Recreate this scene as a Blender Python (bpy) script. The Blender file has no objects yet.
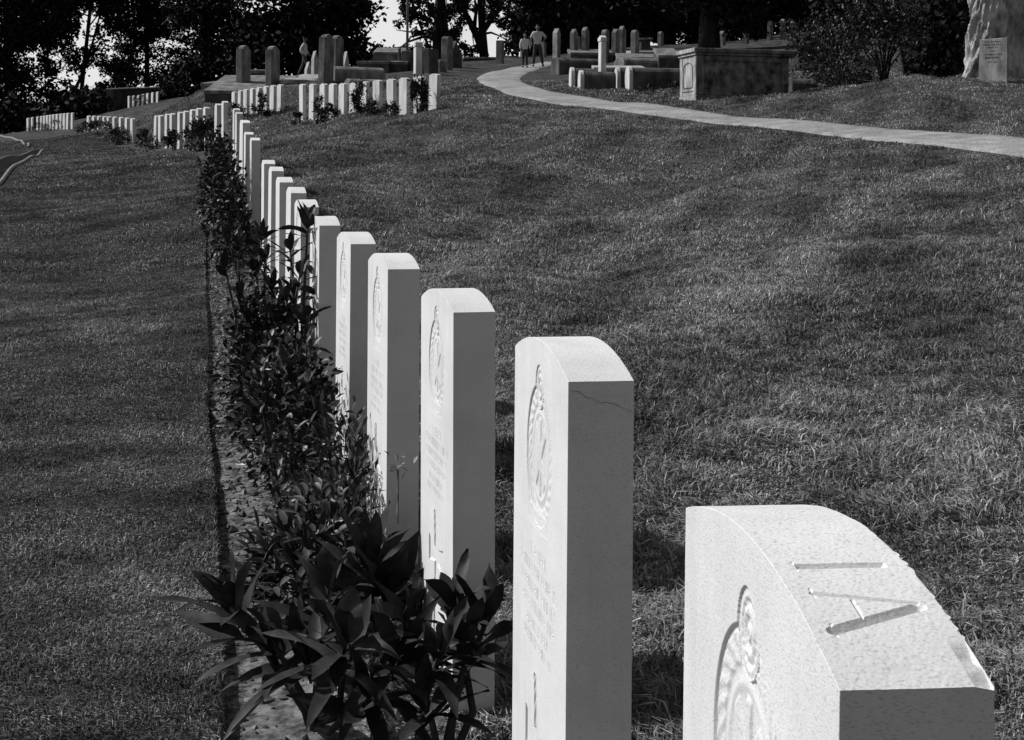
import bpy, math, random
import numpy as np
from mathutils import Matrix, Vector

R = math.radians
rng = np.random.default_rng(7)
random.seed(7)
sc = bpy.context.scene
COL = sc.collection

# ------------------------------------------------------------------ camera
F_PX, CX, HY = 1500.0, 512.0, 170.0
ROLL = 0.008
CAM_Z = 1.04            # the ground beside the near headstones is z = 0
cam = bpy.data.cameras.new('camera')
cam.sensor_width = 36.0
cam.lens = F_PX / 1024 * 36.0
cam.shift_y = -(370 - HY) / 1024
cam.clip_start = 0.05
cam.clip_end = 3000
cam_o = bpy.data.objects.new('camera', cam)
COL.objects.link(cam_o)
cam_o.matrix_world = Matrix.Translation((0, 0, CAM_Z)) @ Matrix.Rotation(R(90), 4, 'X') @ Matrix.Rotation(ROLL, 4, 'Z')
sc.camera = cam_o
CR, SR = math.cos(ROLL), math.sin(ROLL)


def at(px, py, Y):
    """the point seen at a pixel of the photograph, Y metres away"""
    u, w = (px - CX) / F_PX, -(py - HY) / F_PX
    return np.array([(u * CR - w * SR) * Y, Y, (u * SR + w * CR) * Y + CAM_Z])


# ------------------------------------------------------------------ light
SUN_AZ, SUN_EL = (-0.955, 0.295), R(43.5)
sky = bpy.data.worlds.new('World')
sc.world = sky
sky.use_nodes = True
nt = sky.node_tree
nt.nodes.clear()
st = nt.nodes.new('ShaderNodeTexSky')
st.sky_type = 'NISHITA'
st.sun_disc = False
st.sun_elevation = SUN_EL
st.sun_rotation = math.atan2(SUN_AZ[0], SUN_AZ[1])
bw = nt.nodes.new('ShaderNodeRGBToBW')
bg = nt.nodes.new('ShaderNodeBackground')
bg.inputs['Strength'].default_value = 0.085
wo = nt.nodes.new('ShaderNodeOutputWorld')
nt.links.new(st.outputs[0], bw.inputs[0])
# a bank of white cloud low ahead only, shaped to keep fill light low
gc = nt.nodes.new('ShaderNodeTexCoord')
sx = nt.nodes.new('ShaderNodeSeparateXYZ'); nt.links.new(gc.outputs['Generated'], sx.inputs[0])
nz = nt.nodes.new('ShaderNodeTexNoise'); nz.inputs['Scale'].default_value = 3.5; nz.inputs['Detail'].default_value = 7
nt.links.new(gc.outputs['Generated'], nz.inputs['Vector'])
def ramp(sock, a, b):
    m_ = nt.nodes.new('ShaderNodeMapRange'); m_.interpolation_type = 'SMOOTHSTEP'
    m_.inputs['From Min'].default_value = a; m_.inputs['From Max'].default_value = b
    nt.links.new(sock, m_.inputs['Value']); return m_.outputs[0]
def mul(a, b, op='MULTIPLY'):
    m_ = nt.nodes.new('ShaderNodeMath'); m_.operation = op
    nt.links.new(a, m_.inputs[0])
    if isinstance(b, float): m_.inputs[1].default_value = b
    else: nt.links.new(b, m_.inputs[1])
    return m_.outputs[0]
cf = mul(mul(ramp(sx.outputs['Y'], 0.45, 0.85), ramp(sx.outputs['Z'], 0.42, 0.12)), ramp(nz.outputs[0], 0.22, 0.50))
mxc = nt.nodes.new('ShaderNodeMixRGB'); nt.links.new(cf, mxc.inputs[0])
nt.links.new(bw.outputs[0], mxc.inputs[1]); mxc.inputs[2].default_value = (9.4, 9.4, 9.4, 1)
nt.links.new(mxc.outputs[0], bg.inputs['Color'])
nt.links.new(bg.outputs[0], wo.inputs[0])
sl = bpy.data.lights.new('sun', 'SUN')
sl.energy = 4.6
sl.angle = R(0.53)
so = bpy.data.objects.new('sun', sl)
COL.objects.link(so)
sd = Vector((SUN_AZ[0] * math.cos(SUN_EL), SUN_AZ[1] * math.cos(SUN_EL), math.sin(SUN_EL)))
so.rotation_euler = sd.to_track_quat('Z', 'Y').to_euler()
so.location = (-20, 5, 30)
vs = sc.view_settings
vs.view_transform = 'Standard'
vs.look = 'None'
vs.gamma = 1
vs.use_curve_mapping = False
vs.exposure = 0.0


# ------------------------------------------------------------------ helpers
def tag(o, label=None, cat=None, group=None, kind=None):
    if label: o['label'] = label
    if cat: o['category'] = cat
    if group: o['group'] = group
    if kind: o['kind'] = kind
    return o


def mesh_np(name, V, F, mat=None, smooth=False):
    """V (n,3); F: list of int arrays (m,k)"""
    V = np.asarray(V, np.float32).reshape(-1, 3)
    F = [np.asarray(f, np.int32) for f in (F if isinstance(F, list) else [F]) if len(f)]
    me = bpy.data.meshes.new(name)
    me.vertices.add(len(V))
    me.vertices.foreach_set('co', V.ravel())
    nl = sum(f.size for f in F)
    npl = sum(len(f) for f in F)
    me.loops.add(nl)
    me.loops.foreach_set('vertex_index', np.concatenate([f.ravel() for f in F]))
    me.polygons.add(npl)
    tot = np.concatenate([np.full(len(f), f.shape[1], np.int32) for f in F])
    start = np.concatenate([[0], np.cumsum(tot)[:-1]]).astype(np.int32)
    me.polygons.foreach_set('loop_start', start)
    me.polygons.foreach_set('loop_total', tot)
    me.polygons.foreach_set('use_smooth', np.full(npl, bool(smooth)))
    me.update(calc_edges=True)
    me.validate()
    if mat: me.materials.append(mat)
    return me


def link(name, me, parent=None, loc=None, rotz=0.0):
    o = bpy.data.objects.new(name, me)
    COL.objects.link(o)
    if parent is not None: o.parent = parent
    if loc is not None: o.location = [float(c) for c in loc]
    if rotz: o.rotation_euler = (0, 0, rotz)
    return o


def empty(name, loc, rotz=0.0):
    o = link(name, None, None, loc, rotz)
    o.empty_display_size = 0.2
    return o


class MB:
    """collects shapes into one mesh"""
    def __init__(s): s.v, s.f, s.n = [], {}, 0

    def add(s, V, F):
        V = np.asarray(V, float).reshape(-1, 3)
        for f in (F if isinstance(F, list) else [F]):
            f = np.asarray(f, np.int64)
            if f.size: s.f.setdefault(f.shape[1], []).append(f + s.n)
        s.v.append(V)
        s.n += len(V)

    def box(s, x0, x1, y0, y1, z0, z1, b=0.0):
        """box with chamfered edges b"""
        if b <= 0:
            V = [(x, y, z) for z in (z0, z1) for y in (y0, y1) for x in (x0, x1)]
            s.add(V, np.array([(0, 2, 3, 1), (4, 5, 7, 6), (0, 1, 5, 4), (2, 6, 7, 3), (0, 4, 6, 2), (1, 3, 7, 5)]))
            return
        P = [(x0 + b, y0 + b), (x1 - b, y0 + b), (x1 - b, y1 - b), (x0 + b, y1 - b)]
        def ring(e, z):
            a = b * 0.6
            xa, xb, ya, yb = x0 + e, x1 - e, y0 + e, y1 - e
            return [(xa + a, ya, z), (xb - a, ya, z), (xb, ya + a, z), (xb, yb - a, z), (xb - a, yb, z), (xa + a, yb, z), (xa, yb - a, z), (xa, ya + a, z)]
        rs = [ring(b, z0), ring(0, z0 + b), ring(0, z1 - b), ring(b, z1)]
        V = sum(rs, [])
        Q = []
        for k in range(3):
            for i in range(8):
                j = (i + 1) % 8
                Q.append((k * 8 + i, k * 8 + j, k * 8 + 8 + j, k * 8 + 8 + i))
        s.add(V, [np.array(Q), np.array([tuple(range(7, -1, -1)), tuple(range(24, 32))])])

    def tube(s, pts, rad, n=8, cap=True):
        pts = np.asarray(pts, float)
        rad = np.broadcast_to(np.asarray(rad, float), (len(pts),))
        V = []
        up = np.array([0.31, 0.17, 0.93])
        for i, p in enumerate(pts):
            d = pts[min(i + 1, len(pts) - 1)] - pts[max(i - 1, 0)]
            d = d / (np.linalg.norm(d) + 1e-9)
            a = np.cross(d, up)
            if np.linalg.norm(a) < 0.1: a = np.cross(d, [1, 0, 0])
            a /= np.linalg.norm(a)
            c = np.cross(d, a)
            for k in range(n):
                t = 2 * math.pi * k / n
                V.append(p + rad[i] * (a * math.cos(t) + c * math.sin(t)))
        Q = [(i * n + k, i * n + (k + 1) % n, (i + 1) * n + (k + 1) % n, (i + 1) * n + k) for i in range(len(pts) - 1) for k in range(n)]
        fs = [np.array(Q)]
        if cap: fs.append(np.array([tuple(range(n - 1, -1, -1)), tuple(range((len(pts) - 1) * n, len(pts) * n))]))
        s.add(V, fs)

    def prism(s, prof, y0, y1, b=0.0):
        """profile [(x,z)] extruded along y with a small chamfer at both ends"""
        p = np.asarray(prof, float)
        c = p.mean(0)
        n = len(p)
        def ring(y, e):
            d = p - c
            q = c + d * (1 - e / np.maximum(np.linalg.norm(d, axis=1, keepdims=True), 1e-6))
            return np.column_stack([q[:, 0], np.full(n, y), q[:, 1]])
        if b > 0:
            rs = [ring(y0, b), ring(y0 + b, 0), ring(y1 - b, 0), ring(y1, b)]
        else:
            rs = [ring(y0, 0), ring(y1, 0)]
        V = np.concatenate(rs)
        Q = [(k * n + i, k * n + (i + 1) % n, k * n + n + (i + 1) % n, k * n + n + i) for k in range(len(rs) - 1) for i in range(n)]
        s.add(V, [np.array(Q), np.array([tuple(range(n - 1, -1, -1)), tuple(range((len(rs) - 1) * n, len(rs) * n))])])

    def mesh(s, name, mat, smooth=False):
        return mesh_np(name, np.concatenate(s.v), [np.concatenate(f) for f in s.f.values()], mat, smooth)

    def build(s, name, mat, parent=None, loc=None, rotz=0.0, smooth=False):
        return link(name, s.mesh(name, mat, smooth), parent, loc, rotz)


def vnoise(x, y, seed=0):
    """smooth value noise in -1..1"""
    x, y = np.asarray(x, float), np.asarray(y, float)
    xi, yi = np.floor(x).astype(np.int64), np.floor(y).astype(np.int64)
    fx, fy = x - xi, y - yi
    fx, fy = fx * fx * (3 - 2 * fx), fy * fy * (3 - 2 * fy)
    def h(i, j):
        n = (i * 374761393 + j * 668265263 + seed * 974711) & 0xFFFFFFFF
        n = ((n ^ (n >> 13)) * 1274126177) & 0xFFFFFFFF
        return ((n ^ (n >> 16)) & 0xFFFF) / 32767.5 - 1
    return (h(xi, yi) * (1 - fx) + h(xi + 1, yi) * fx) * (1 - fy) + (h(xi, yi + 1) * (1 - fx) + h(xi + 1, yi + 1) * fx) * fy


# ------------------------------------------------------------------ materials
def mat(name, lo, hi, scale=8.0, detail=6.0, rough=0.85, bump=0.0, bump_scale=60.0, stretch=(1, 1, 1), spec=0.2,
        island=None, fine=None, bump_dist=0.01, rand_obj=False, coord='Object', contrast=(0.35, 0.65), streak=None, rotz=0.0):
    m = bpy.data.materials.new(name)
    m.use_nodes = True
    t = m.node_tree
    b = t.nodes['Principled BSDF']
    b.inputs['Roughness'].default_value = rough
    b.inputs['Specular IOR Level'].default_value = spec
    tc = t.nodes.new('ShaderNodeTexCoord')
    mp = t.nodes.new('ShaderNodeMapping')
    mp.inputs['Scale'].default_value = stretch
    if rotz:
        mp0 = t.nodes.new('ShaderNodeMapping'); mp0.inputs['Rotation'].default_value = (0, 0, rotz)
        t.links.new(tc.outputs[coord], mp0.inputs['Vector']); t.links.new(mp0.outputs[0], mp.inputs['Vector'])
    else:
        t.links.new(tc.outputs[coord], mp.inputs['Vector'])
    if rand_obj:
        if rand_obj == 'seed':      # the parts of one stone share its seed
            oi = t.nodes.new('ShaderNodeAttribute'); oi.attribute_type = 'OBJECT'; oi.attribute_name = 'seed'
        else:
            oi = t.nodes.new('ShaderNodeObjectInfo')
        ml = t.nodes.new('ShaderNodeMath'); ml.operation = 'MULTIPLY'; ml.inputs[1].default_value = 37.0
        t.links.new(oi.outputs['Fac' if rand_obj == 'seed' else 'Random'], ml.inputs[0])
        t.links.new(ml.outputs[0], mp.inputs['Location'])
    n = t.nodes.new('ShaderNodeTexNoise')
    n.inputs['Scale'].default_value = scale
    n.inputs['Detail'].default_value = detail
    n.inputs['Roughness'].default_value = 0.6
    t.links.new(mp.outputs[0], n.inputs['Vector'])
    cr = t.nodes.new('ShaderNodeValToRGB')
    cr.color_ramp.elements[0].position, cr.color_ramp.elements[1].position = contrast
    cr.color_ramp.elements[0].color = (lo, lo, lo, 1)
    cr.color_ramp.elements[1].color = (hi, hi, hi, 1)
    t.links.new(n.outputs[0], cr.inputs[0])
    out = cr.outputs[0]
    if island:
        g = t.nodes.new('ShaderNodeNewGeometry')
        r2 = t.nodes.new('ShaderNodeValToRGB')
        els = r2.color_ramp.elements
        els[0].position, els[1].position = 0.0, 1.0
        els[0].color = (island[0][1],) * 3 + (1,)
        els[1].color = (island[-1][1],) * 3 + (1,)
        for p, v in island[1:-1]:
            e = els.new(p); e.color = (v, v, v, 1)
        t.links.new(g.outputs['Random Per Island'], r2.inputs[0])
        mx = t.nodes.new('ShaderNodeMixRGB'); mx.blend_type = 'MULTIPLY'; mx.inputs[0].default_value = 1
        t.links.new(out, mx.inputs[1]); t.links.new(r2.outputs[0], mx.inputs[2])
        out = mx.outputs[0]
    if fine:      # fine speckle: (scale, low multiplier, lo pos, hi pos)
        n2 = t.nodes.new('ShaderNodeTexNoise')
        n2.inputs['Scale'].default_value = fine[0]; n2.inputs['Detail'].default_value = 3
        t.links.new(mp.outputs[0], n2.inputs['Vector'])
        r3 = t.nodes.new('ShaderNodeValToRGB')
        r3.color_ramp.elements[0].position, r3.color_ramp.elements[1].position = fine[2], fine[3]
        r3.color_ramp.elements[0].color = (fine[1],) * 3 + (1,)
        r3.color_ramp.elements[1].color = (1, 1, 1, 1)
        t.links.new(n2.outputs[0], r3.inputs[0])
        mx = t.nodes.new('ShaderNodeMixRGB'); mx.blend_type = 'MULTIPLY'; mx.inputs[0].default_value = 1
        t.links.new(out, mx.inputs[1]); t.links.new(r3.outputs[0], mx.inputs[2])
        out = mx.outputs[0]
    if streak:    # rain streaks and blotches: (stretch, low multiplier, lo, hi)
        mp2 = t.nodes.new('ShaderNodeMapping'); mp2.inputs['Scale'].default_value = streak[0]
        t.links.new(mp.outputs[0], mp2.inputs['Vector'])
        n4 = t.nodes.new('ShaderNodeTexNoise'); n4.inputs['Scale'].default_value = 1.0; n4.inputs['Detail'].default_value = 7; n4.inputs['Roughness'].default_value = .65
        t.links.new(mp2.outputs[0], n4.inputs['Vector'])
        r4 = t.nodes.new('ShaderNodeValToRGB')
        r4.color_ramp.elements[0].position, r4.color_ramp.elements[1].position = streak[2], streak[3]
        r4.color_ramp.elements[0].color = (streak[1],) * 3 + (1,)
        r4.color_ramp.elements[1].color = (1, 1, 1, 1)
        t.links.new(n4.outputs[0], r4.inputs[0])
        mx = t.nodes.new('ShaderNodeMixRGB'); mx.blend_type = 'MULTIPLY'; mx.inputs[0].default_value = 1
        t.links.new(out, mx.inputs[1]); t.links.new(r4.outputs[0], mx.inputs[2])
        out = mx.outputs[0]
    t.links.new(out, b.inputs['Base Color'])
    if bump:
        n3 = t.nodes.new('ShaderNodeTexNoise')
        n3.inputs['Scale'].default_value = bump_scale; n3.inputs['Detail'].default_value = 5
        t.links.new(mp.outputs[0], n3.inputs['Vector'])
        bp = t.nodes.new('ShaderNodeBump')
        bp.inputs['Strength'].default_value = bump; bp.inputs['Distance'].default_value = bump_dist
        t.links.new(n3.outputs[0], bp.inputs['Height'])
        t.links.new(bp.outputs[0], b.inputs['Normal'])
    return m


M = {}
M['stone'] = mat('white_limestone', 0.64, 0.70, 5, 8, 0.9, 0.28, 240, (1, 1, 2.8), 0.12, fine=(380, 0.72, 0.32, 0.46), bump_dist=0.0013, rand_obj='seed', streak=((9, 9, .9), .90, .36, .56))
M['stone_far'] = mat('white_limestone_weathered', 0.46, 0.63, 6, 6, 0.9, 0.2, 120, (1, 1, 0.4), 0.12, bump_dist=0.002, rand_obj=True, streak=((7, 7, 3), .7, .32, .55))
M['old'] = mat('old_grey_stone', 0.13, 0.26, 4, 8, 0.95, 0.4, 30, (1, 1, 0.6), 0.1, bump_dist=0.01, rand_obj=True, streak=((3, 3, 2), .45, .36, .58))
M['old_light'] = mat('pale_old_stone', 0.26, 0.42, 4, 8, 0.95, 0.4, 30, (1, 1, 0.6), 0.1, bump_dist=0.01, rand_obj=True, streak=((3, 3, 2), .5, .36, .56))
M['old_dark'] = mat('blackened_stone', 0.05, 0.12, 3, 8, 0.95, 0.5, 20, (1, 1, 0.6), 0.1, bump_dist=0.015, rand_obj=True, streak=((3, 3, 2), .5, .36, .56))
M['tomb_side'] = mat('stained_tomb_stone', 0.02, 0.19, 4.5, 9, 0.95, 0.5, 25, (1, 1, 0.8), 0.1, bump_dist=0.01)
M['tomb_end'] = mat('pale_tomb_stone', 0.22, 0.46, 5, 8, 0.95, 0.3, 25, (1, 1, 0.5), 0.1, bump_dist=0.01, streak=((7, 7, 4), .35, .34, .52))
M['trunk_pale'] = mat('pale_ragged_bark', 0.10, 0.55, 2.6, 10, 0.95, 1.0, 7, (1, 1, 0.6), 0.1, bump_dist=0.12)
M['bark'] = mat('dark_bark', 0.010, 0.034, 6, 6, 0.95, 0.6, 14, (1, 1, 0.3), 0.1, bump_dist=0.03)
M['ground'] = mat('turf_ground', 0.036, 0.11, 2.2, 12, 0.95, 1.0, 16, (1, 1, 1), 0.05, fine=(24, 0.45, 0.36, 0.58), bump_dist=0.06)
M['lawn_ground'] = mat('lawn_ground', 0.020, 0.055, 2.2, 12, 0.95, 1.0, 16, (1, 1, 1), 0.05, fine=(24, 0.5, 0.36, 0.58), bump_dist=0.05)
M['soil'] = mat('dry_bed_soil', 0.06, 0.22, 26, 10, 0.97, 0.9, 45, (1, 1, 1), 0.05, bump_dist=0.012, contrast=(.40, .62), streak=((5, 5, 5), .5, .38, .58))
M['clod'] = mat('soil_clod', 0.06, 0.18, 20, 4, 0.97, spec=0.05, island=[(0, .4), (.8, 1.1), (1, 2.6)])
M['path'] = mat('gravel_path', 0.24, 0.38, 2.5, 10, 0.95, 0.8, 24, (1, 1, 1), 0.05, fine=(26, 0.68, 0.38, 0.52), bump_dist=0.02, streak=((.9, .9, .9), .72, .36, .56))
M['kerb'] = mat('concrete_kerb', 0.16, 0.26, 5, 8, 0.95, 0.4, 30, (1, 1, 1), 0.1)
M['drain_shade'] = mat('drain_bed_shade', 0.010, 0.025, 4, 6, 1.0, 0.3, 30, (1, 1, 1), 0.0)  # near-black colour stands in for the shade of the drain's depth
M['grass'] = mat('bank_grass', 0.092, 0.34, 1.0, 8, 0.75, spec=0.15, stretch=(1.1, .28, 1), rotz=R(15), contrast=(.38, .62), island=[(0, 0.45), (0.55, 0.9), (0.86, 1.15), (0.95, 2.0), (1, 2.4)])  # patchy tone drawn along the ridges, putting the bank's shade streaks into the colour
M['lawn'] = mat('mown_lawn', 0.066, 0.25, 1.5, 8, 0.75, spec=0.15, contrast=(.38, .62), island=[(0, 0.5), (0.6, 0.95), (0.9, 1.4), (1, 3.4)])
M['big_leaf'] = mat('dark_broad_leaf', 0.018, 0.048, 14, 6, 0.5, spec=0.12, island=[(0, 0.7), (0.85, 1.1), (1, 2.4)], stretch=(1, 1, 1), streak=((60, 60, 60), .6, .35, .6))
M['small_leaf'] = mat('shrub_leaf', 0.018, 0.048, 6, 4, 0.45, spec=0.2, island=[(0, 0.4), (0.8, 1.0), (1, 2.8)])
M['tree_leaf'] = mat('tree_leaf', 0.010, 0.024, 0.8, 4, 0.7, spec=0.1, island=[(0, 0.5), (1, 1.3)])
M['stem'] = mat('green_stem', 0.02, 0.05, 20, 4, 0.7, spec=0.2)
M['flower'] = mat('pale_flower', 0.35, 0.6, 20, 3, 0.7, spec=0.2)
M['bud'] = mat('flower_bud', 0.08, 0.3, 40, 3, 0.7, spec=0.2, island=[(0, 0.5), (1, 1.5)])
M['skin'] = mat('skin', 0.10, 0.14, 8, 3, 0.6, spec=0.3)
M['shirt'] = mat('white_shirt', 0.5, 0.6, 10, 4, 0.9, 0.3, 20, bump_dist=0.01)
M['shirt_grey'] = mat('light_grey_shirt', 0.42, 0.52, 10, 4, 0.9, 0.3, 20, bump_dist=0.01)
M['trousers'] = mat('dark_trousers', 0.035, 0.055, 10, 4, 0.9)
M['trousers_grey'] = mat('grey_trousers', 0.06, 0.09, 10, 4, 0.9)
M['black'] = mat('black_leather', 0.012, 0.02, 10, 3, 0.6)
M['hair'] = mat('black_hair', 0.01, 0.016, 30, 3, 0.6)
M['metal'] = mat('grey_painted_metal', 0.10, 0.16, 10, 3, 0.6)

# ------------------------------------------------------------------ terrain
# the long row of headstones: (x of the near front edge, y of the top, depth)
ROW = [(840, 502, .81), (568.6, 340, 1.836), (455.8, 289.5, 2.89), (388.5, 253.5, 3.82), (350.5, 232, 4.9), (319.4, 216, 5.9),
       (301.6, 199.5, 6.95), (290.3, 187, 8.0), (279.9, 177, 9.05), (271, 166.7, 10.1), (264.2, 160, 11.1),
       (252, 137.7, 14.2), (245.8, 132, 15.3), (243, 120.6, 16.6), (241, 120, 17.4), (236.7, 112, 20.5), (234.5, 108.4, 21.5),
       (223.7, 101.1, 25), (217, 103.7, 26), (205.3, 107, 28.2), (198, 108, 29.2), (192, 109.3, 30.2), (185, 110.8, 31.3),
       (179.6, 111.8, 32.3), (171.6, 113.3, 33.8), (167, 113.8, 34.7), (160.5, 115.1, 36), (156.2, 115.6, 36.9)]
ROW_A = [6.2, 9.7, 12.8, 13, 13.4, 13, 12.6, 12.2, 12.2, 12.2, 12.2, 12.2, 12.5, 12.5, 12.8, 14, 14, 16, 17, 18, 18.5, 19, 19, 20, 20, 21, 21, 22]
ST_H, ST_W, ST_T, ST_RISE = 0.81, 0.381, 0.083, 0.030
row_xy = np.array([[at(p, y, Y)[0], Y] for p, y, Y in ROW])
_ry = np.concatenate([[-30, -3], row_xy[:, 1], [43, 50, 74, 82, 200]])
_rx = np.concatenate([[1.6, 0.36], row_xy[:, 0], [-10.9, -14.2, -21.7, -26.5, -60]])
_yy = np.linspace(-30, 200, 4601)
_xx = np.interp(_yy, _ry, _rx)
_k = np.ones(25) / 25
_xs = np.convolve(np.pad(_xx, 12, mode='edge'), _k, 'valid')


def row_x(Y): return np.interp(Y, _yy, _xs)
def edge_x(Y): return row_x(Y) - 0.435 + 0.004 * vnoise(np.asarray(Y, float) * 5.5, 3.3, 71) + 0.005 * vnoise(np.asarray(Y, float) * 19, 1.3, 72)          # the cut edge of the lawn beside the flower bed


ctrl = []
for (p, y, Y), a in zip(ROW, ROW_A):
    q = at(p, y, Y + 0.19)
    ctrl.append((q[0] - 0.05, q[1], q[2] - ST_H))
PIX = [  # x, y, depth
    # bank to the right
    (1024, 600, 3.4), (1024, 500, 4.2), (1024, 400, 5.5), (1024, 300, 7.5), (1024, 250, 9.5), (1024, 200, 12.5), (1024, 172, 16),
    (700, 640, 3.35), (700, 500, 4.55), (700, 400, 6.3), (700, 300, 9.7), (700, 250, 12.5), (700, 200, 17), (700, 170, 20.5), (700, 150, 23.5), (700, 135, 26),
    (500, 400, 6.6), (500, 300, 10.4), (500, 250, 13.5), (500, 200, 18), (500, 170, 21.5), (500, 150, 24), (500, 130, 27), (430, 112, 31.5),
    (850, 400, 5.8), (850, 300, 8.5), (850, 250, 11), (850, 200, 14.7), (850, 170, 18.5), (850, 150, 21),
    (380, 200, 17.5), (380, 170, 21.5), (380, 140, 26.5), (304, 119.5, 36.5), (280, 115, 39.5), (232, 117, 43), (330, 130, 30),
    # path
    (1024, 157, 19), (900, 143, 22), (760, 128, 26.3), (660, 117, 30), (560, 106, 35), (500, 94, 41), (477, 83, 48), (476, 76, 53), (490, 72, 57), (520, 68, 62), (553, 63, 68),
    (1024, 137, 21.4), (900, 130, 24.4), (760, 118, 29), (640, 103, 35), (560, 93, 41), (528, 84, 47), (524, 77, 53), (535, 71, 59), (548, 67, 63),
    # slope beyond the path
    (1024, 105, 26), (1024, 78, 31), (968, 78, 31), (870, 84, 30.5), (900, 105, 27.5), (797, 94, 32.5), (697, 100, 33), (740, 99, 33), (620, 88, 42), (680, 84, 45), (640, 57, 60),
    (560, 62, 68), (690, 45, 85), (640, 46, 85), (800, 40, 75), (860, 50, 60), (1000, 40, 60),
    # left lawn
    (60, 740, 2.78), (60, 600, 3.7), (60, 400, 6.9), (60, 300, 10.9), (60, 250, 14), (60, 200, 19), (60, 172, 24), (60, 156.5, 32), (60, 150.5, 41), (60, 146.5, 50), (60, 139, 62), (20, 186, 22), (20, 165, 27), (20, 157, 33), (20, 151.5, 40), (20, 147.5, 48), (20, 143, 57), (20, 137.5, 68),
    (150, 400, 6.8), (150, 300, 10.7), (150, 250, 13.7), (150, 200, 18), (150, 172, 22.5), (-60, 172, 24), (-60, 300, 10.9), (-60, 152, 42), (-60, 186, 21), (-60, 140, 60),
    (133, 144, 43), (89, 138, 50), (73, 129, 74), (27, 131, 82), (158, 103, 92), (128, 108, 97), (60, 130, 95),
    (303, 73, 68), (243, 84, 47), (326, 82, 46), (205, 97, 46), (200, 96, 60), (410, 84, 46), (440, 68, 62), (470, 64, 68), (380, 76, 58), (150, 120, 65), (420, 100, 38), (440, 90, 42)]
for p in PIX: ctrl.append(tuple(at(*p)))
ctrl += [(-15, 3, -.15), (-15, 10, -.1), (-25, 20, .3), (-40, 40, .8), (-45, 70, 1.6), (-42, 100, 2.8), (4, 1, .0), (8, 3, .25), (12, 8, .9), (16, 16, 1.9), (22, 30, 3.6),
         (28, 60, 7.2), (28, 100, 11), (14, 100, 9.6), (0, 100, 7.4), (-10, 100, 6.2), (-20, 104, 5.2), (-3, -2, 0), (0, 0, 0), (2, -2, .05), (-8, 0, -.1), (-2, 85, 7.0), (-10, 80, 6.0)]
ctrl = np.array(ctrl)
_S = 10.0


def _tps_fit(P, lam=0.008):
    X = P[:, :2] / _S
    n = len(X)
    d2 = ((X[:, None] - X[None]) ** 2).sum(-1)
    K = 0.5 * d2 * np.log(d2 + 1e-12) + lam * np.eye(n)
    A = np.zeros((n + 3, n + 3))
    A[:n, :n] = K
    A[:n, n] = 1; A[:n, n + 1:] = X
    A[n, :n] = 1; A[n + 1:, :n] = X.T
    b = np.zeros(n + 3); b[:n] = P[:, 2]
    return X, np.linalg.solve(A, b)


_TX, _TW = _tps_fit(ctrl)
_gx = np.arange(-46, 30.01, 0.25)
_gy = np.arange(-3, 106.01, 0.25)
_GX, _GY = np.meshgrid(_gx, _gy)
_q = np.column_stack([_GX.ravel(), _GY.ravel()]) / _S
_GH = np.zeros(len(_q))
for i in range(0, len(_q), 20000):
    d2 = ((_q[i:i + 20000, None] - _TX[None]) ** 2).sum(-1)
    _GH[i:i + 20000] = (0.5 * d2 * np.log(d2 + 1e-12)) @ _TW[:-3] + _TW[-3] + _q[i:i + 20000] @ _TW[-2:]
_GH = _GH.reshape(_GX.shape)


BUMP = np.zeros_like(_GH)          # how uneven the turf is: nothing before the path is laid out


def terrain(X, Y):
    X, Y = np.asarray(X, float), np.asarray(Y, float)
    xc, yc = np.clip(X, -45.9, 29.7), np.clip(Y, -2.9, 105.7)
    fx, fy = (xc + 46) / .25, (yc + 3) / .25
    i, j = fx.astype(int), fy.astype(int)
    fx, fy = fx - i, fy - j
    h = (_GH[j, i] * (1 - fx) + _GH[j, i + 1] * fx) * (1 - fy) + (_GH[j + 1, i] * (1 - fx) + _GH[j + 1, i + 1] * fx) * fy
    h = h - np.clip(Y - 106, 0, 200) * 0.07
    # unevenness of the turf
    u = X - edge_x(Y)
    amp = np.clip((u - 0.6) / 1.0, 0, 1) * np.clip(Y / 6, 0.25, 1) * BUMP[j, i]
    rq = (X * .96 - Y * .26), (X * .26 + Y * .96)
    h = h + amp * (0.12 * vnoise(rq[0] * .75, rq[1] * .13, 21) + 0.05 * vnoise(rq[0] * 1.7, rq[1] * .33, 22) + 0.05 * vnoise(X * .55 + Y * .2, Y * .35, 1) + 0.040 * vnoise(X * 1.3, Y * .9, 2) + 0.012 * vnoise(X * 3.1, Y * 2.7, 3))
    ampl = np.clip((-u - 0.1) / 1.0, 0, 1) * np.clip((21 - Y) / 6, 0, 1)
    h = h + ampl * (0.04 * vnoise(X * .7, Y * .5, 4) + 0.006 * vnoise(X * 3, Y * 3, 5))
    # the flower bed lies a little below the cut edge of the lawn
    fade = np.clip((30 - Y) / 12, 0, 1)
    bed = np.where((u > 0.004) & (u < 0.40), 1 - np.clip((u - 0.16) / 0.24, 0, 1), 0) * fade
    h = h - bed * (0.040 + 0.008 * vnoise(X * 7, Y * 7, 6))
    return h


def hit(px, py, y0=1.5, y1=120):
    """where the ray through a pixel meets the ground"""
    Ys = np.concatenate([np.arange(y0, 30, 0.03), np.arange(30, y1, 0.1)])
    u, w = (px - CX) / F_PX, -(py - HY) / F_PX
    X = (u * CR - w * SR) * Ys
    Z = (u * SR + w * CR) * Ys + CAM_Z
    b = np.nonzero(Z < terrain(X, Ys))[0]
    k = b[0] if len(b) else len(Ys) - 1
    return np.array([X[k], Ys[k], terrain(X[k], Ys[k])])


def on(px, Y, dx=0):
    X = (px - CX) / F_PX * Y + dx
    return np.array([X, Y, float(terrain(X, Y))])


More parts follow.
